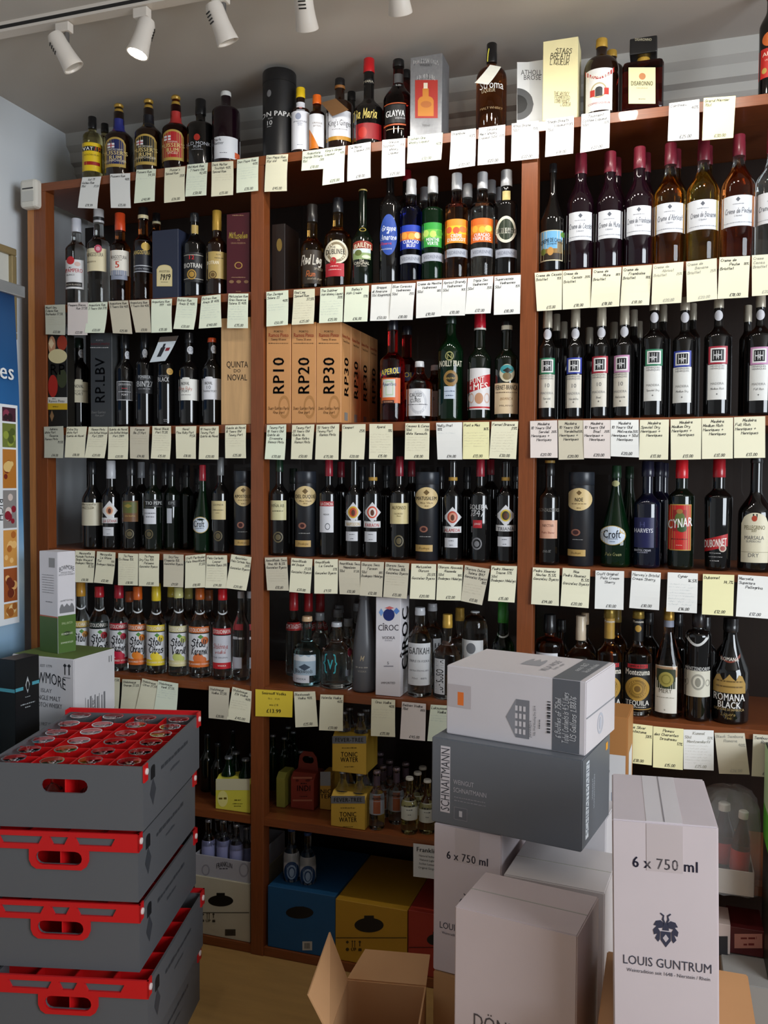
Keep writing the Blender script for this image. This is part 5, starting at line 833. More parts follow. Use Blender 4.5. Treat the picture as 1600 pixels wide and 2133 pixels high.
for x,t,c in ((610,125,'8a7434'),(818,140,'1a1a1c'),(1010,150,'1a1a1c'),(1190,170,'1a1a1c'),(1300,175,'1a1a1c'),(255,190,'1a1a1c')): bottle(x,140,t,t+80,t+150,t+230,56,'k' if c!='8a7434' else 'amber',c,'dark bottle in the back row of the right bay',back=.15,group='bottles of the right back row')
K((650,862,847,885,640,1120,840,1143),'Tequila Silver|^Montezuma|>38%','£18.00','y'); K((850,887,1048,905,848,1155,1043,1173),'^Pineau|des Charentes|^Drouineau|>17%','£15.00','y'); K((1048,908,1245,915,1048,1167,1245,1177),'^Kummel|50cl >32%|^Mentzendorff','£25.00','w','f',scr=7)
K((1250,930,1447,932,1280,1197,1480,1203),'Black Sambuca|^Romana|>40%','£26.00','t','f'); K((1503,938,1700,950,1492,1213,1690,1225),'Sambuca|^Romana','£24.00','t','5a5a5c',near='right end of the vodka shelf')
# ---- sixth shelf: mixers
ROW = 5; view('m')
CROWN=mat('9aa0a6',.3,.7)
def smallb(x,w,top,glass,label,back=0,labels=(),texts=(),cap=CROWN,group=None,gap=.03,base=None,tall=1.0,loc=None):
    Hh=w*3.1*tall; return bottle(x,w,top,top+w*.16,top+Hh*.28,top+Hh*.52,w*.42,glass,cap,label,labels,texts,back=back,kind='r',group=group,cw=w*.46,gap=gap,seg=20,base=base,loc=loc)
# green four-pack in a yellow carrier
def carrier(x0,x1,y0,y1,col,label,gap,dep,texts,labels=(),base=None,group=None):
    return carton(x0,x1,y0,dep,col,label,labels,texts,gap=gap,name='bottle_carrier',base=base,group=group,rough=.5,cat='carrier')
def pack4(x0,x1,top,ctop,gap,dep,glass,col,label,texts,labels=(),base=None,grp='',cap=CROWN,bl='mixer bottle'):
    r=carrier(x0,x1,ctop,0,col,label,gap,dep,texts,labels,base)
    hw_=max(v.co.x for v in r.data.vertices); Hc=max(v.co.z for v in r.data.vertices); Z0=ZS[5] if base is None else base
    for i in (-1,1):
        for j in (0,1):
            P=Vector((r.location.x+i*hw_*.5, r.location.y+dep*(.27+.46*j), Z0+Hc+.0005)); R=hw_*.40; H=.062
            t=thing('bottle',bl,'bottle',P,0,grp)
            lathe('neck_glass',[(R*.95,0),(R*.9,.008),(R*.5,.030),(R*.42,.036),(R*.40,H-.006)],GL[glass],t,18); lathe('crown_cap',[(R*.5,H-.008),(R*.53,H-.007),(R*.5,H-.001),(R*.35,H)],cap,t,18)
    return r
pack4(145,358,195,360,.02,.115,'dgreen','d8cf4a','yellow and cream four-pack carrier of green bottles',[('JAX',190,480,26,'6a5a10','x'),('LEMON',282,492,13,'5a5010','x'),('BITTER LEMON',282,515,8,'5a5010','x'),('4 x 275ml',282,530,8,'5a5010','x')],[(148,356,362,432,'cfc9a8'),(158,222,435,535,'e8e08a','oval')],grp='green bottles in the yellow carrier',bl='green mixer bottle neck rising from the yellow carrier')
view('m')
for x,t,bk in ((95,85,.12),(160,140,.10),(250,60,.26)): bottle(x,90,t,t+20,t+90,t+160,34,'g','17181a','dark wine-shaped bottle in the shade of the left bay',back=bk,group='dark bottles in the shade')
carrier(520,572,330,0,'8f8a3a','dull yellow carrier of green bottles set back beside the post',.10,.09,[],[])
for x,t,bk in ((500,90,.20),(560,105,.20),(595,40,.28),(625,70,.3)): smallb(x,72,t,'dgreen','dark green mixer bottle against the back',bk,group='dark green mixer bottles')
ind=carrier(610,752,335,0,'8a3426','red patterned carrier with cut-out handle',.11,.10,[('INDI',690,420,34,'3a120c','b=88'),('TONIC',690,390,12,'3a120c','x'),('BOTANICAL',690,470,9,'3a120c','x')],[(622,742,350,362,'b06a50'),(622,742,490,500,'b06a50'),(640,660,365,380,'5a1c12','oval'),(700,730,365,380,'5a1c12','oval')])
hw_=max(v.co.x for v in ind.data.vertices); Hh=max(v.co.z for v in ind.data.vertices)
plate('handle',[(-hw_*.9,Hh-.002),(hw_*.9,Hh-.002),(hw_*.75,Hh+.045),(hw_*.4,Hh+.062),(-hw_*.4,Hh+.062),(-hw_*.75,Hh+.045)],[stadium(-hw_*.5,hw_*.5,Hh+.022,Hh+.046)],.048,.051,mat('7a2e22',.5),ind)
for x,y in ((672,190),(735,215)): smallb(x,78,y,'dred','reddish mixer bottle standing in the patterned carrier',.12,group='reddish mixer bottles',base=ZS[5]+.003,loc=.26+.02*(x>700))
FT=[('FEVER-TREE',120,'3a3a30','b=170',26),('TONIC',232,'3a2c10','b=100',30),('WATER',262,'3a2c10','b=104',30)]
def fever(x0,x1,y0,gap,label,base=None):
    w=x1-x0; xc=(x0+x1)/2; hpx=w*1.2
    r=pack4(x0,x1,0,y0,gap,.11,'clear','c9a23a',label,[('FEVER-TREE',xc,y0+hpx*.145,w*.12,'33342c','b=%.1f'%(w*.84)),('TONIC',xc,y0+hpx*.50,w*.135,'3a2c10','b=%.1f'%(w*.5)),('WATER',xc,y0+hpx*.63,w*.135,'3a2c10','b=%.1f'%(w*.52)),('PREMIUM INDIAN',xc,y0+hpx*.34,w*.05,'6a5418','x'),('4 x 200ml',xc,y0+hpx*.8,w*.05,'6a5418','x')],[(x0,x1,y0+hpx*.05,y0+hpx*.235,'6d7076')],base=base,grp='tonic bottles in the yellow carriers',bl='clear tonic bottle neck rising from a yellow carrier')
    return r
f1=fever(858,1068,455,.012,'yellow tonic water four-pack standing on the shelf edge')
Hc=max(v.co.z for v in f1.data.vertices)
fever(866,1076,85,.022,'yellow tonic water four-pack stacked on top of another',base=ZS[5]+Hc+.064)
view('m')
carrier(790,856,338,0,'b98c34','orange-yellow tonic carrier partly behind the front pack',.13,.10,[('NIC',826,440,26,'3a2c10','b'),('TER',826,470,26,'3a2c10','b')],[(792,856,318,405,'8a8d90')])
for x,t,bk in ((1130,310,.0),(1178,280,.10),(1262,292,.06),(1218,248,.17),(1318,262,.16),(1160,200,.23)): smallb(x,98,t,'clear','clear mixer bottle with coppery label and dark cap',bk,[(x-46,x+46,t+150,t+275,'8d9096'),(x-22,x+22,t+158,t+268,'8a4a2e','+'),(x-20,x+20,t+45,t+105,'4a3a44')],[('GINGER ALE',x,t+175,9,'3a2a2a','x')],group='mixer bottles with coppery labels',cap=mat('8a7a80',.3,.6),gap=.02)
for x,t,bk in ((1342,350,.0),(1392,318,.09),(1452,365,.02),(1420,285,.18)): smallb(x,104,t,'pale','pale ginger mixer bottle with white label and cream cap',bk,[(x-50,x+50,t+155,t+270,'bcbcae')],[('MARLISH',x,t+182,16,'2a2a2a','x=66'),('GINGER',x,t+205,10,'4a4a4a','x'),('ALE',x,t+235,10,'6a6a6a','x')],group='pale ginger bottles',cap=mat('cfcabc',.4),gap=.02)
# ---- bottom shelf: cases
ROW = 6
def icons(x,y,s,col):
    L=[]
    for k in (0,1): L.append((x+k*s*.5,x+k*s*.5+s*.14,y,y+s*1.3,col)); L.append((x+k*s*.5-s*.12,x+k*s*.5+s*.26,y-s*.1,y+s*.25,col,'dia'))
    L+=[(x-s*.1,x+s*.8,y+s*1.4,y+s*1.45,col),(x-s*1.3,x-s*.6,y-.1*s,y+s*.6,col,'dia'),(x-s*1.3,x-s*.6,y+s*1.4,y+s*2.1,col,'oval'),(x+s*1.3,x+s*1.9,y-.1*s,y+s*.5,col,'dia'),(x+s*1.5,x+s*1.7,y+.4*s,y+s*1.1,col),(x+s*1.3,x+s*2.0,y+s*1.5,y+s*2.1,col,'arch')]
    return [tuple(list(q[:5])+[(q[5] if len(q)>5 else 'rect')]) for q in L]
def case(x0,x1,y0,dep,col,label,hole,ic,bar,dk,gap=.012,seam=None):
    labs=[(hole[0],hole[1],hole[2],hole[3],'0c0b0a','oval'),((hole[0]*2+hole[1])/3,(hole[0]+hole[1]*2)/3,hole[2]-(14 if dk!='0f2a44' else 0),hole[2]+12,'0c0b0a')]
    if ic: labs+=icons(ic[0],ic[1],ic[2],dk)
    if bar: labs+=[(bar[0],bar[1],bar[2],bar[3],'b9b7ae' if len(bar)>4 else dk)]+[(bar[0]+(bar[1]-bar[0])*(.2+.06*j),bar[0]+(bar[1]-bar[0])*(.23+.06*j),bar[2]+10,bar[3]-10,'2a2a2a') for j in range(10)]
    if seam: labs.append((x0+4,x1-4,seam,seam+5,dk))
    return carton(x0,x1,y0,dep,col,label,labs,[('UP',ic[0]+ic[2]*.35,ic[1]+ic[2]*1.75,ic[2]*.6,dk,'b')] if ic else [],gap=gap,name='mixer_case',rough=.6)
c1=case(15,358,985,.30,'b9b19a','cream mixer case with bone-shaped hand hole',(100,255,1080,1150),(92,1192,26,),(205,270,1290,1330),'3a352c',seam=1185)
c2=case(468,884,1055,.33,'17507c','blue mixer case with curved hand hole',(580,750,1150,1225),None,(682,742,1365,1420,1),'0f2a44')
c3=case(886,1330,1140,.34,'b88a22','yellow mixer case with hand hole and handling symbols',(1003,1183,1220,1310),(988,1362,30),(1105,1245,1440,1505,1),'3a2c0c',seam=1340)
c4=case(1336,1560,1190,.34,'a03222','red mixer case beside the yellow one',(1450,1560,1320,1390),None,None,'3a0c08',seam=1400)
z1=ZS[6]+max(v.co.z for v in c1.data.vertices); view('m')
tr=carton(15,358,850,.27,'a9a7ac','low grey cardboard tray of mixers on the cream case',[(60,110,890,960,'8d8b92','ring'),(290,350,880,970,'8d8b92','ring')],[('FRANKLIN',200,888,30,'4a4850','ba=100'),('& SONS',195,915,14,'5a5860','x')],base=z1+.0005,name='bottle_tray',cat='tray')
for x,t,bk in ((102,612,0),(195,615,.005),(275,640,.0),(322,655,.0),(160,600,.055),(235,605,.055)): smallb(x,88,t,'clear','clear mixer bottle with lavender label in the grey tray',bk,[(x-42,x+42,t+140,t+250,'9a9cc6')],[],group='lavender-labelled mixers',cap=mat('a8aaae',.3,.6),gap=.034,base=z1+.005)
z2=ZS[6]+max(v.co.z for v in c2.data.vertices)
for x,t in ((615,665),(715,690)): smallb(x,104,t,'clear','clear mixer bottle with dark blue portrait label on blue case, '+('beside the post' if x<700 else 'second from the post'),0,[(x-48,x+48,t+165,t+350,'b9babd'),(x-46,x+46,t+210,t+345,'163a63','oval+'),(x-30,x+30,t+230,t+320,'8aa0b8','ring+'),(x-14,x+16,t+250,t+305,'8aa0b8','oval+')],[],base=z2+.0006,gap=.05,cap=mat('2a4a80',.4))
sg,S_,Wd,Ht=quad_paper('mixer_sign',[onY(*px(1366,760),-.004),onY(*px(1530,780),-.004),onY(*px(1366,965),-.008),onY(*px(1530,985),-.008)],'white printed list sign hanging below the mixer shelf','sign','cfcdc8',0)
ik=Ink(); sm=lambda x,y,l: tuple(S_(x/Wd,y/Ht,.0006)); 
for s_,yy,h in (('Franklin',.16,.013),('Natural Indian',.34,.006),('Natural Light',.46,.006),('Sicilian Lemon',.58,.006),('Original Ginger',.70,.006)): put_text(ik,sm,s_,Wd*.52,Ht*yy,h,'2a2a2c','b' if h>.01 else '')
ik.build('lettering',sg)
# ------------------------------------------------------------------ glass crates, front left
GREYP = mat('5a5c60',.5); REDP = mat('c4161c',.4); REDI = mat('d01418',.45)
RIM=mat('c9ccd2',.1,trans=.85,ior=1.45)
def crate(z, dx, dy, top, label):
    w, d, h = .389, .465, .167; yaw=.242
    root = thing('glass_crate', label, 'crate', (-1.371+dx, -.769+dy, z), yaw, 'stack of grey glass crates')
    t=.006; X=w/2; zt=h-.012
    hx0,hx1=-.058,.058
    boxes('side_wall',[((X-t,0,0),(X,d,zt))],GREYP,root); boxes('side_wall',[((-X,0,0),(-X+t,d,zt))],GREYP,root)
    for y0 in (0,d-t): plate('end_wall',[(-X+t,0),(X-t,0),(X-t,zt),(-X+t,zt)],[stadium(hx0,hx1,.086,.120)],y0,y0+t,GREYP,root)
    boxes('base',[((-X+t,t,0),(X-t,d-t,.005))],GREYP,root)
    for i in range(1,4): boxes('divider',[((-X+w*i/4-.0015,t,.006),(-X+w*i/4+.0015,d-t,h-.02))],REDI,root)
    for j in range(1,6): boxes('cross_divider',[((-X+t,d*j/6-.0015,.006),(X-t,d*j/6+.0015,h-.02))],REDI,root)
    ends=((1,),) if top else ((0,),(1,))
    for (e,) in ends:
        y0=-.006 if e==0 else d; y1=y0+.006
        st_=stadium(-.058,.058,h-.081,h-.047); bulge=[(-.074,h-.044)]+[(x_,z_) for x_,z_ in [(-.074,h-.070),(-.068,h-.084),(-.056,h-.092),(.056,h-.092),(.068,h-.084),(.074,h-.070)]]+[(.074,h-.044)]
        out=[(-X-.004,h-.044)]+bulge+[(X+.004,h-.044),(X+.004,h),(-X-.004,h)]
        tz=lambda a,b_,k: [(a+.010,h-.031),(b_-.010,h-.031),(b_,h-.012),(a,h-.012)]
        br=plate('red_bracket',out,[st_,tz(-.150,-.040,0),tz(-.024,.024,0),tz(.040,.140,0)],y0,y1,REDP,root)
        for s_ in (-1,1):
            boxes('corner_clip',[((s_*X if s_>0 else -X-.004,y0 if e==0 else y0-.026,h-.042),((X+.004) if s_>0 else -X,y1+.020 if e==0 else y1,h))],REDP,br)
            v,f=lathe_geo([(.008,0),(.0075,.003),(.004,.0036)],14); rv=obj('rivet',newmesh('rivet',v,f,mat('e0d4d2',.4)),br,(s_*(X+.004),(y0+.014) if e==0 else y0-.012,h-.02)); rv.rotation_euler=(0,s_*math.pi/2,0)
    if top:
        for s_ in (-1,1):
            cl=boxes('corner_clip',[((s_*X if s_>0 else -X-.004,-.002,h-.05),((X+.004) if s_>0 else -X,.024,h-.008))],REDP,root)
            v,f=lathe_geo([(.008,0),(.0075,.003),(.004,.0036)],14); rv=obj('rivet',newmesh('rivet',v,f,mat('e0d4d2',.4)),cl,(s_*(X+.004),.012,h-.026)); rv.rotation_euler=(0,s_*math.pi/2,0)
    ik=Ink(); sm=lambda x,y,l: (X+.0004+.0003*l,x,h-y)
    for q in ((.052,.083,.028,.062,'arch','17191d'),(.046,.09,.060,.128,'dia','3a3d43')): v,f=patch_geo(sm,q[0],q[1],q[2],q[3],q[4],1); obj('printed_figure',newmesh('printed_figure',v,f,mat(q[5],.5)),root)
    put_text(ik,sm,'VILLAGE DE BEAUCES',.24,.055,.015,'3a3d42','xi=.22'); ik.build('printed_mark',root); ik=Ink(); put_text(ik,sm,'GLASS HIRE',.24,.085,.012,'44474c','x'); ik.build('printed_mark',root)
    if top:
        for i in range(4):
            for j in range(6):
                gx=-X+w*(i+.5)/4; gy=d*(j+.5)/6
                g=thing('wine_glass','upturned wine glass, %s row from the hand-hole end, %s from the printed side'%(['first','second','third','fourth','fifth','sixth'][j],['fourth','third','second','first'][i]),'glass',root.matrix_basis @ Vector((gx,gy,.006)),0,'wine glasses in the top crate')
                H=.148+random.uniform(-.003,.003)
                lathe('bowl',[(.025,0),(.029,.02),(.0305,.045),(.025,.075),(.006,.088),(.004,.09),(.0039,H-.006),(.008,H-.003),(.0285,H-.001),(.029,H)],CLEAR,g,20)
                v,f=ring_geo(lambda a,b,l:(a,b,H+.0008),-.0292,.0292,-.0292,.0292,.06); obj('foot_rim',newmesh('foot_rim',v,f,RIM),g)
    return root
hc=.1735; offs=[(.0,.0),(.018,-.012),(-.012,.0),(-.012,-.004),(0,0)]
lab=['grey plastic glass crate at the bottom of the stack','grey glass crate with red bracket, second from the floor','grey glass crate with red bracket, middle of the stack','grey glass crate with red bracket just under the top one','open top crate of upturned glasses in red dividers']
for k in range(5): crate(k*hc, offs[k][0], offs[k][1], k==4, lab[k])
# ------------------------------------------------------------------ whisky cartons, left
b=OBox('whisky_case','white whisky case with green top and black lettering','case',-1.842,-.277,.641,-.037,.241,.196,.344,'cfcdd0')
b.dress('top',[(.003,.238,.003,.193,'5b6e35')],[('SMALL BATCH',.12,.15,.008,'8a9a60')]); b.dress('front',[(.10,.20,.235,.29,'8a8a8c','bump')],[('BOWMORE',.135,.065,.034,'2a2a2e','a=.15'),('ISLAY',.135,.105,.012,'6a6a6e'),('SINGLE MALT',.14,.128,.014,'4a4a4e','=.10'),('SCOTCH WHISKY',.14,.150,.014,'4a4a4e','=.11'),('THE FIRST ISLAY MALT',.145,.21,.010,'5a5a5e','a=.11'),('EST 1779',.135,.028,.008,'5a5a5e')])
b.dress('front',[(.205,.209,.022,.050,'2a2a2e'),(.200,.214,.015,.028,'2a2a2e','dia'),(.221,.225,.022,.050,'2a2a2e'),(.216,.230,.015,.028,'2a2a2e','dia')],[('THIS WAY UP',.214,.058,.004,'4a4a4e')])
b.dress('right',[(.165,.168,.02,.04,'3a3a3e'),(.176,.179,.02,.04,'3a3a3e')]+[(.05+.011*k,.052+.011*k+.003*(k%3),.13+.008*(k%2),.24,'77777b') for k in range(9)],[('AK180307 L5.50',.09,.20,.011,'4a4a4e','r')])
b2=OBox('whisky_case','plain white case underneath the green-topped whisky case','case',-1.842,-.277,.32,-.037,.24,.195,.32,'cfcdd0'); OBox('whisky_case','plain brown case at the base behind the crates','case',-1.842,-.277,0,-.037,.24,.195,.319,'b08a5c')
t=OBox('whisky_carton','tall white whisky carton with green lower half','carton',-1.868,-.215,.9856,-.272,.094,.066,.322,'d6d4da',bevel=.0012)
t.dress('front',[(.0005,.0935,.208,.3215,'46602c'),(.0005,.0935,.205,.209,'b0604a'),(.05,.08,.02,.05,'8a8a8c')],[('DISTILLED',.05,.16,.006,'7a7a7e','x')]+[('blended and bottled in scotland',.045,.075+.008*k,.0035,'8a8a8e','=.06') for k in range(8)])
t.dress('right',[(.0005,.0655,.203,.3215,'4f6d31'),(.006,.060,.165,.195,'77777b','bump'),(.018,.048,.255,.268,'22301a','oval')],[('BOWMORE',.033,.05,.014,'2a2a2e','a=.056'),('SINGLE MALT',.033,.066,.005,'6a6a6e'),('SCOTCH WHISKY',.033,.073,.005,'6a6a6e'),('THE FIRST ISLAY MALT',.033,.155,.005,'5a5a5e','a=.05'),('SMALL BATCH',.033,.228,.007,'b9c79a','=.04'),('BOURBON CASKS',.033,.262,.006,'dfe6cc','=.042'),('BOWMORE DISTILLERY',.033,.290,.005,'dfe6cc','=.046')])
k_=OBox('whisky_carton','black whisky carton with turquoise stripe and silver emblem','carton',-1.805,-.47,.691,-.074,.06,.093,.325,'141619',rough=.4,bevel=.0015)
k_.dress('front',[(.001,.059,.085,.095,'4a97a8')],[]); k_.dress('right',[(.001,.030,.083,.093,'4a97a8'),(.064,.092,.075,.085,'4a97a8'),(.038,.055,.055,.105,'a9aeb2','dia'),(.042,.052,.07,.095,'141619','oval+')],[('HIGHLAND',.047,.115,.004,'9aa0a4','x'),('THE SIGNATURE',.047,.135,.006,'9aa0a4','x=.055'),('EDITION',.047,.145,.005,'9aa0a4','x')])
OBox('whisky_case','dark case standing under the black whisky carton','case',-1.80,-.475,0,-.074,.16,.105,.69,'1a1b1d')
# ------------------------------------------------------------------ cartons, front right
s_=OBox('wine_carton','grey wine carton with white side strip, under the white villa one','carton',-.351,-.519,.714,-.177,.368,.248,.207,'64676d',rough=.45)
s_.dress('front',[(.024,.049,.018,.178,'c9c2c6'),(.06,.094,.160,.190,'8f8b90'),(.061,.093,.161,.189,'5e6067','+'),(.073,.081,.168,.182,'c0bcc0','+')],[('SCHNAITMANN',.0365,.098,.022,'3a3b42','r=.152'),('WEINGUT',.084,.100,.011,'b4b0b6','=.052'),('SCHNAITMANN',.100,.119,.011,'b4b0b6','=.085'),('UNTERTURKHEIMER STRASSE 4',.100,.136,.0045,'8d8a90','=.08'),('FELLBACH WURTTEMBERG',.100,.144,.0045,'8d8a90','=.08')])
s_.dress('right',[(.03,.055,.014,.19,'d3d8de'),(.205,.225,.016,.034,'e09a2a')],[('SCHNAITMANN',.0425,.10,.021,'5a6270','r=.165'),('WEINGUT',.085,.09,.009,'b4bac2','r=.05'),('SCHNAITMANN',.10,.10,.009,'b4bac2','r=.08')])
s_.tape(.122,.126,'54575d')
vw=OBox('wine_carton','white wine carton with grey band and villa drawing','carton',-.336,-.487,.9218,-.207,.346,.242,.168,'cfc9cc',rough=.5)
vw.dress('front',[(.268,.332,.001,.166,'5d5f65'),(.180,.213,.060,.150,'7a7a80'),(.155,.180,.060,.150,'8a8a90','roof'),(.030,.046,.062,.094,'e0722a'),(.005,.065,.045,.10,'b9b0b2'),(.030,.046,.062,.094,'e0722a','+')]+[(.178+.010*i,.184+.010*i,.075+.018*j,.087+.018*j,'cfc9cc','+') for i in range(3) for j in range(4)]+[(.256,.264,.055+.0062*k,.055+.0062*k+.0022+.0014*(k%3),'2a2a2e') for k in range(12)],[('JWVWRD14',.216,.125,.005,'4a4a4e','r'),('Villa Wolf Riesling Dry 2014',.226,.105,.005,'4a4a4e','r=.07'),('12 x 75cl',.238,.11,.004,'6a6a6e','r'),('6 Bottles of 750ml',.282,.09,.013,'cfcfd2','rh=.09'),('Total Contents is 4.5 Liters',.299,.088,.014,'cfcfd2','rh=.115'),('US Gallons 1.18876',.317,.088,.014,'cfcfd2','rh=.10')])
vw.dress('top',[(.268,.332,.001,.241,'63666c'),(.15,.20,.06,.14,'9a9aa0','bump')],[('VILLA WOLF',.222,.12,.018,'8a8a92','r=.13'),('Ernst Loosen',.24,.12,.010,'9a9aa2','rh'),('anno 1863',.29,.10,.014,'d5d6da','rh=.09'),('Wachenheim',.313,.10,.014,'d5d6da','rh=.10')])
vw.dress('right',[(.09,.14,.095,.145,'b4b6c0','ring'),(.104,.126,.105,.135,'b4b6c0','oval')],[]); boxes('flap_seam',[((.173,.004,.083),(.1745,.238,.0855))],mat('8d8f94',.6),vw.o)
def guntrum(x,y,z,yaw,w,d,h,roll,label):
    g=OBox('wine_carton',label,'carton',x,y,z,yaw,w,d,h,'c9bec2',rough=.5,roll=roll)
    u=w/.175
    g.dress('front',[],[('6 x 750 ml',.088*u,.072,.0185,'23243a','b=%.4f'%(.110*u)),('LOUIS GUNTRUM',.090*u,.246,.0155,'3a3c4a','=%.4f'%(.148*u)),('Weintradition seit 1648 - Nierstein / Rhein',.092*u,.264,.006,'4a4c58','=%.4f'%(.138*u))])
    from mathutils.geometry import tessellate_polygon
    half=[[(-.05,.30),(-.2,.22),(-.38,.25),(-.48,.38),(-.36,.40),(-.5,.52),(-.46,.66),(-.33,.62),(-.42,.76),(-.3,.86),(-.23,.78),(-.22,.55),(-.3,.46),(-.14,.44)],[(-.06,.30),(-.15,.2),(-.11,.1),(-.22,.03),(-.19,.0),(-.05,.07),(-.07,.18),(-.01,.28)]]
    polys=half+[[(-x_,y_) for x_,y_ in reversed(P_)] for P_ in half]+[[(-.2,.54),(.2,.54),(.2,.80),(0,1.0),(-.2,.80)],[(-.10,.29),(.10,.29),(.13,.51),(-.13,.51)]]
    fm2=g.face('front')
    for P_ in polys:
        tr_=tessellate_polygon([[Vector((a_,b_,0)) for a_,b_ in P_]]); obj('crest',newmesh('crest',[fm2((.0885+a_*.042)*u,.157+b_*.060,1) for a_,b_ in P_],[tuple(t_) for t_ in tr_],mat('33364a',.5)),g.o)
    v,f=patch_geo(fm2,.0835*u,.0935*u,.194,.208,'dia',2); obj('crest_star',newmesh('crest_star',v,f,mat('b9b0b6',.5)),g.o)
    boxes('flap_seam',[((-.0012,.004,h),(.0012,d-.004,h+.0007))],mat('8a8488',.6),g.o); boxes('tape',[((-.03,.003,h-.0001),(.03,d-.003,h+.0004))],mat('d3cdd0',.25),g.o)
    boxes('tape_end',[((-.03,-.0006,h-.085),(.03,0,h-.003))],mat('bfb4b6',.3),g.o); return g
guntrum(.0115,-.938,.5645,.06,.175,.247,.385,-.022,'tall white six-bottle wine carton with crest, standing on brown boxes')
guntrum(-.44,-.5,.352,-.117,.169,.24,.361,0,'tall white six-bottle wine carton with crest under the grey carton')
OBox('wine_carton','plain white carton supporting the right end of the grey carton','carton',-.205,-.318,.352,-.15,.15,.13,.3605,'cdc9cc')
OBox('brown_box','brown cardboard box on the floor under the crested white carton','box',-.44,-.505,0,-.117,.165,.235,.351,'b58a5e'); OBox('brown_box','brown cardboard box on the floor behind the stacked white cartons','box',-.205,-.318,0,-.15,.15,.13,.351,'b58a5e')
er=onY(1309,1500,-.17); bw=.19; zb=.58
br=OBox('brown_box','brown cardboard box with white shipping label behind the grey carton','box',er.x-bw/2,-.17,zb,-.05,bw,.15,onY(1300,1494,-.17).z-zb,'b07a45'); br.dress('right',[(.03,.12,.10,.22,'d8d8da')],[]); br.dress('front',[(.10,.185,.10,.26,'d8d8da'),(.115,.145,.13,.16,'2a2a2c','oval+'),(.15,.175,.20,.23,'8a93a5','+')],[])
OBox('brown_box','large brown cardboard box on the floor under the shipping-label box','box',er.x-bw/2,-.175,0,-.05,.20,.155,zb-.001,'a9773f')
dn=OBox('wine_carton','white wine carton with plain lid, in front of its twin','carton',-.273,-.824,.347,-.154,.25,.175,.33,'c6b6b6',rough=.5)
dn.dress('front',[],[('DÖNNHOFF',.128,.222,.027,'4a4448','=.175')]); dn.tape(.085,.0875,'a9a59c')
d2=OBox('wine_carton','white wine carton with plain lid, behind its twin','carton',-.228,-.578,.336,-.091,.225,.215,.312,'cbc3c2',rough=.5); d2.tape(.105,.1075,'a9a59c')
OBox('brown_box','wide brown box on the floor under the front white carton','box',-.27,-.826,0,-.154,.25,.178,.346,'b58a5e'); OBox('brown_box','wide brown box on the floor under the rear white carton','box',-.228,-.578,0,-.091,.225,.215,.335,'b58a5e')
# brown boxes carrying the tall crested carton
P0=onZ(1405,2010,.563); OBox('brown_box','brown cardboard box carrying the tall crested carton','box',.03,-.965,.272,.0,.27,.30,.292,'b9875a'); OBox('brown_box','brown cardboard box at the bottom of the tall carton stack','box',.03,-.965,0,.0,.275,.305,.271,'b08050')
# open brown carton with raised flaps
Zt=.30; A=onZ(722,2040,Zt); B_=onZ(888,2055,Zt); w=(B_-A).length; yaw=math.atan2(B_.y-A.y,B_.x-A.x); dpt=.22
ob=thing('open_carton','open brown cardboard carton with raised flaps on the floor','box',(A.x,A.y,0),yaw)
cm=mat('c39468',.7,noise=.06,nscale=10); tk_=.004
boxes('wall',[((0,-tk_,0),(w,0,Zt))],cm,ob); boxes('wall',[((0,-dpt,0),(w,-dpt+tk_,Zt))],cm,ob); boxes('wall',[((0,-dpt+tk_,0),(tk_,-tk_,Zt))],cm,ob); boxes('wall',[((w-tk_,-dpt+tk_,0),(w,-tk_,Zt))],cm,ob); boxes('base',[((tk_,-dpt+tk_,0),(w-tk_,-tk_,.004))],cm,ob)
def flap(pts):
    a,b_,c,d=[Vector(p) for p in pts]; nn=(b_-a).cross(c-a).normalized()*.0035; q=[a,b_,c,d]; vv=q+[p+nn for p in q]
    return obj('flap',newmesh('flap',vv,[(3,2,1,0),(4,5,6,7),(0,1,5,4),(1,2,6,5),(2,3,7,6),(3,0,4,7)],cm),ob)
flap([(0,-dpt,Zt),(0,0,Zt),(-.045,.0,Zt+.115),(-.055,-dpt+.03,Zt+.07)])
flap([(0,-dpt,Zt),(w,-dpt,Zt),(w,-dpt-.09,Zt+.012),(0,-dpt-.09,Zt+.012)])
flap([(.002,0,Zt),(w,0,Zt),(w,.10,Zt+.022),(.03,.10,Zt+.022)])
# ------------------------------------------------------------------ goods on the floor shelf of the right bay
ROW=5; view('p')
zt_=ZS[5]+.0012
trb=carton(1476,1572,1812,.17,'c2bcb4','pale cardboard tray holding the wrapped red drinks',[],[],gap=-.07,base=zt_,name='bottle_tray',front=False,cat='tray')
tx=trb.location.x
for dx,dy,sc,tilt,nm in ((-.015,.05,1.0,0,'upright'),(.018,.005,.80,.2,'leaning')):
    t=thing('bottle','%s red drink bottle with white cap in the clear wrap'%nm,'bottle',(tx+dx,-.07+dy+.03,zt_+.006),0,'wrapped red drinks')
    R=.030*sc; lathe('glass',[(R*.9,0),(R,.006),(R,.11),(R*.9,.135),(R*.42,.175),(R*.40,.19)],GL['dred'],t,22); lathe('cap',[(R*.5,.188),(R*.52,.189),(R*.52,.206),(R*.4,.209)],mat('d2d0cc',.4),t,20); lathe('label',[(R*1.01,.05),(R*1.02,.051),(R*1.02,.105),(R*1.01,.106)],mat('b01c1c',.5),t,22)
    t.rotation_euler=(0,tilt*.3,0)
wm=mat('e8ecee',.2,key='wrap',alpha=.16,spec=.8); vs=[]; ns=24
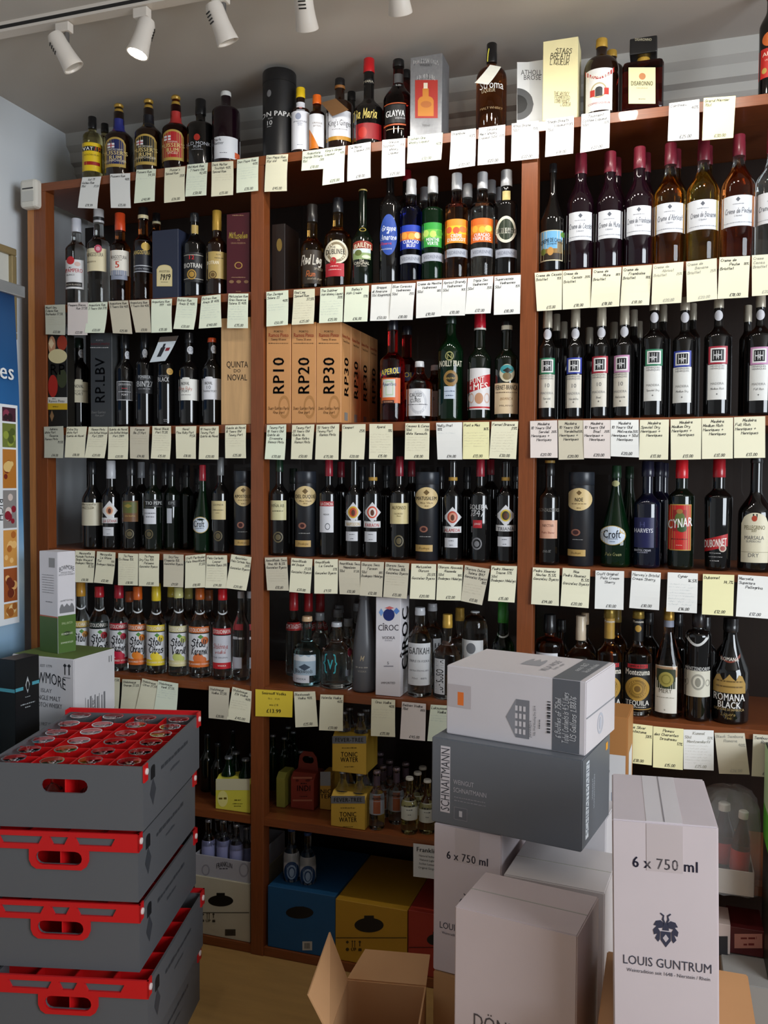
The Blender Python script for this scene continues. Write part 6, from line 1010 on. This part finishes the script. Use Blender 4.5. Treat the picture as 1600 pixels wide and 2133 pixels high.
for j,(zz,sc) in enumerate(((.004,1.0),(.10,1.02),(.17,1.02),(.222,.94),(.246,.6),(.256,.25))):
    for i in range(ns):
        a=2*math.pi*i/ns; k=1+random.uniform(-.05,.10); c_,s_2=math.cos(a),math.sin(a); q_=(abs(c_)**6+abs(s_2)**6)**(-1/6); k=1+random.uniform(.0,.05); vs.append((tx+c_*q_*.071*sc*k,.015+s_2*q_*.100*sc*k,zt_+zz+random.uniform(-.004,.004)))
fs=[(j*ns+i,j*ns+(i+1)%ns,(j+1)*ns+(i+1)%ns,(j+1)*ns+i) for j in range(5) for i in range(ns)]+[tuple(range(5*ns,6*ns))]
obj('plastic_wrap',newmesh('plastic_wrap',vs,fs,wm),None,label='crumpled clear plastic wrap over the red drink bottles',cat='plastic wrap')
pc=carton(1518,1592,1935,.12,'5a1c20','dark red drinks carton with pink label under the tray',[(1530,1588,1945,1975,'c98a7c')],[('GINGER',1560,1953,9,'7a2420','x'),('BEER',1560,1966,9,'7a2420','x')],gap=-.08,base=.3025,front=False)
sd=carton(1490,1522,1925,.10,'c9b8b2','narrow white carton with black print beside the dark red carton',[(1496,1516,1950,1990,'2a2a2e')],[],gap=-.09,base=.3025,front=False)
OBox('white_box','low grey cardboard box on the floor before the right bay','box',.30,-.22,.0,0,.30,.215,.30,'8f8c88')
gc=OBox('drinks_carton','tall green and black drinks carton at the end of shelf','carton',.335,-.185,.3015,0,.16,.17,.55,'17201a',rough=.4); gc.dress('front',[(.001,.159,.0,.16,'a9cf9a'),(.001,.159,.16,.25,'4fae2c'),(.001,.159,.29,.294,'3a8a3a')],[('W',.03,.34,.025,'dcdcdc','b')]); gc.dress('left',[(.001,.159,.0,.16,'b5d6a6'),(.001,.159,.16,.25,'58b832')],[])
# ------------------------------------------------------------------ price card descriptions
def clip(s, n):
    w = s.split()[:n]
    while w[-1].strip(',') in ('and', 'with', 'of', 'the', 'in', 'on', 'a', 'from', 'beside', 'its', 'by', 'under', 'at', 'one', 'big', 'small', 'large', 'white', 'black', 'to'): w.pop()
    return ' '.join(w).rstrip(',')
TN = dict(c='cream', w='white', y='yellow', t='tan', p='pinkish', g='grey', G='pale green-white')
used = set()
pairs = sorted(((abs(q[1]-X), i, j) for i, (o, row, X, tint, near) in enumerate(CARDS) for j, q in enumerate(FRONT) if q[0] == row and near is None))
got = {}
for dd, i, j in pairs:
    if i in got or j in used: continue
    got[i] = j; used.add(j)
for i, (o, row, X, tint, near) in enumerate(CARDS):
    o['group'] = 'handwritten price cards'
    o['label'] = '%s price card below the %s' % (TN[tint], clip(near or FRONT[got[i]][2], 16-5-(TN[tint].count(' ')+TN[tint].count('-'))))
for r, row, X, lab in BACKS:
    c = [q for q in FRONT if q[0] == row]; b = min(c, key=lambda q: abs(q[1]-X))
    if 'behind' in lab: continue
    n = len(lab.split()); head = clip(lab.split(' in the ')[0].split(' at the ')[0].split(' standing')[0], 7)
    r['label'] = clip('%s behind the %s' % (head, b[2].split(',')[0]), 16)
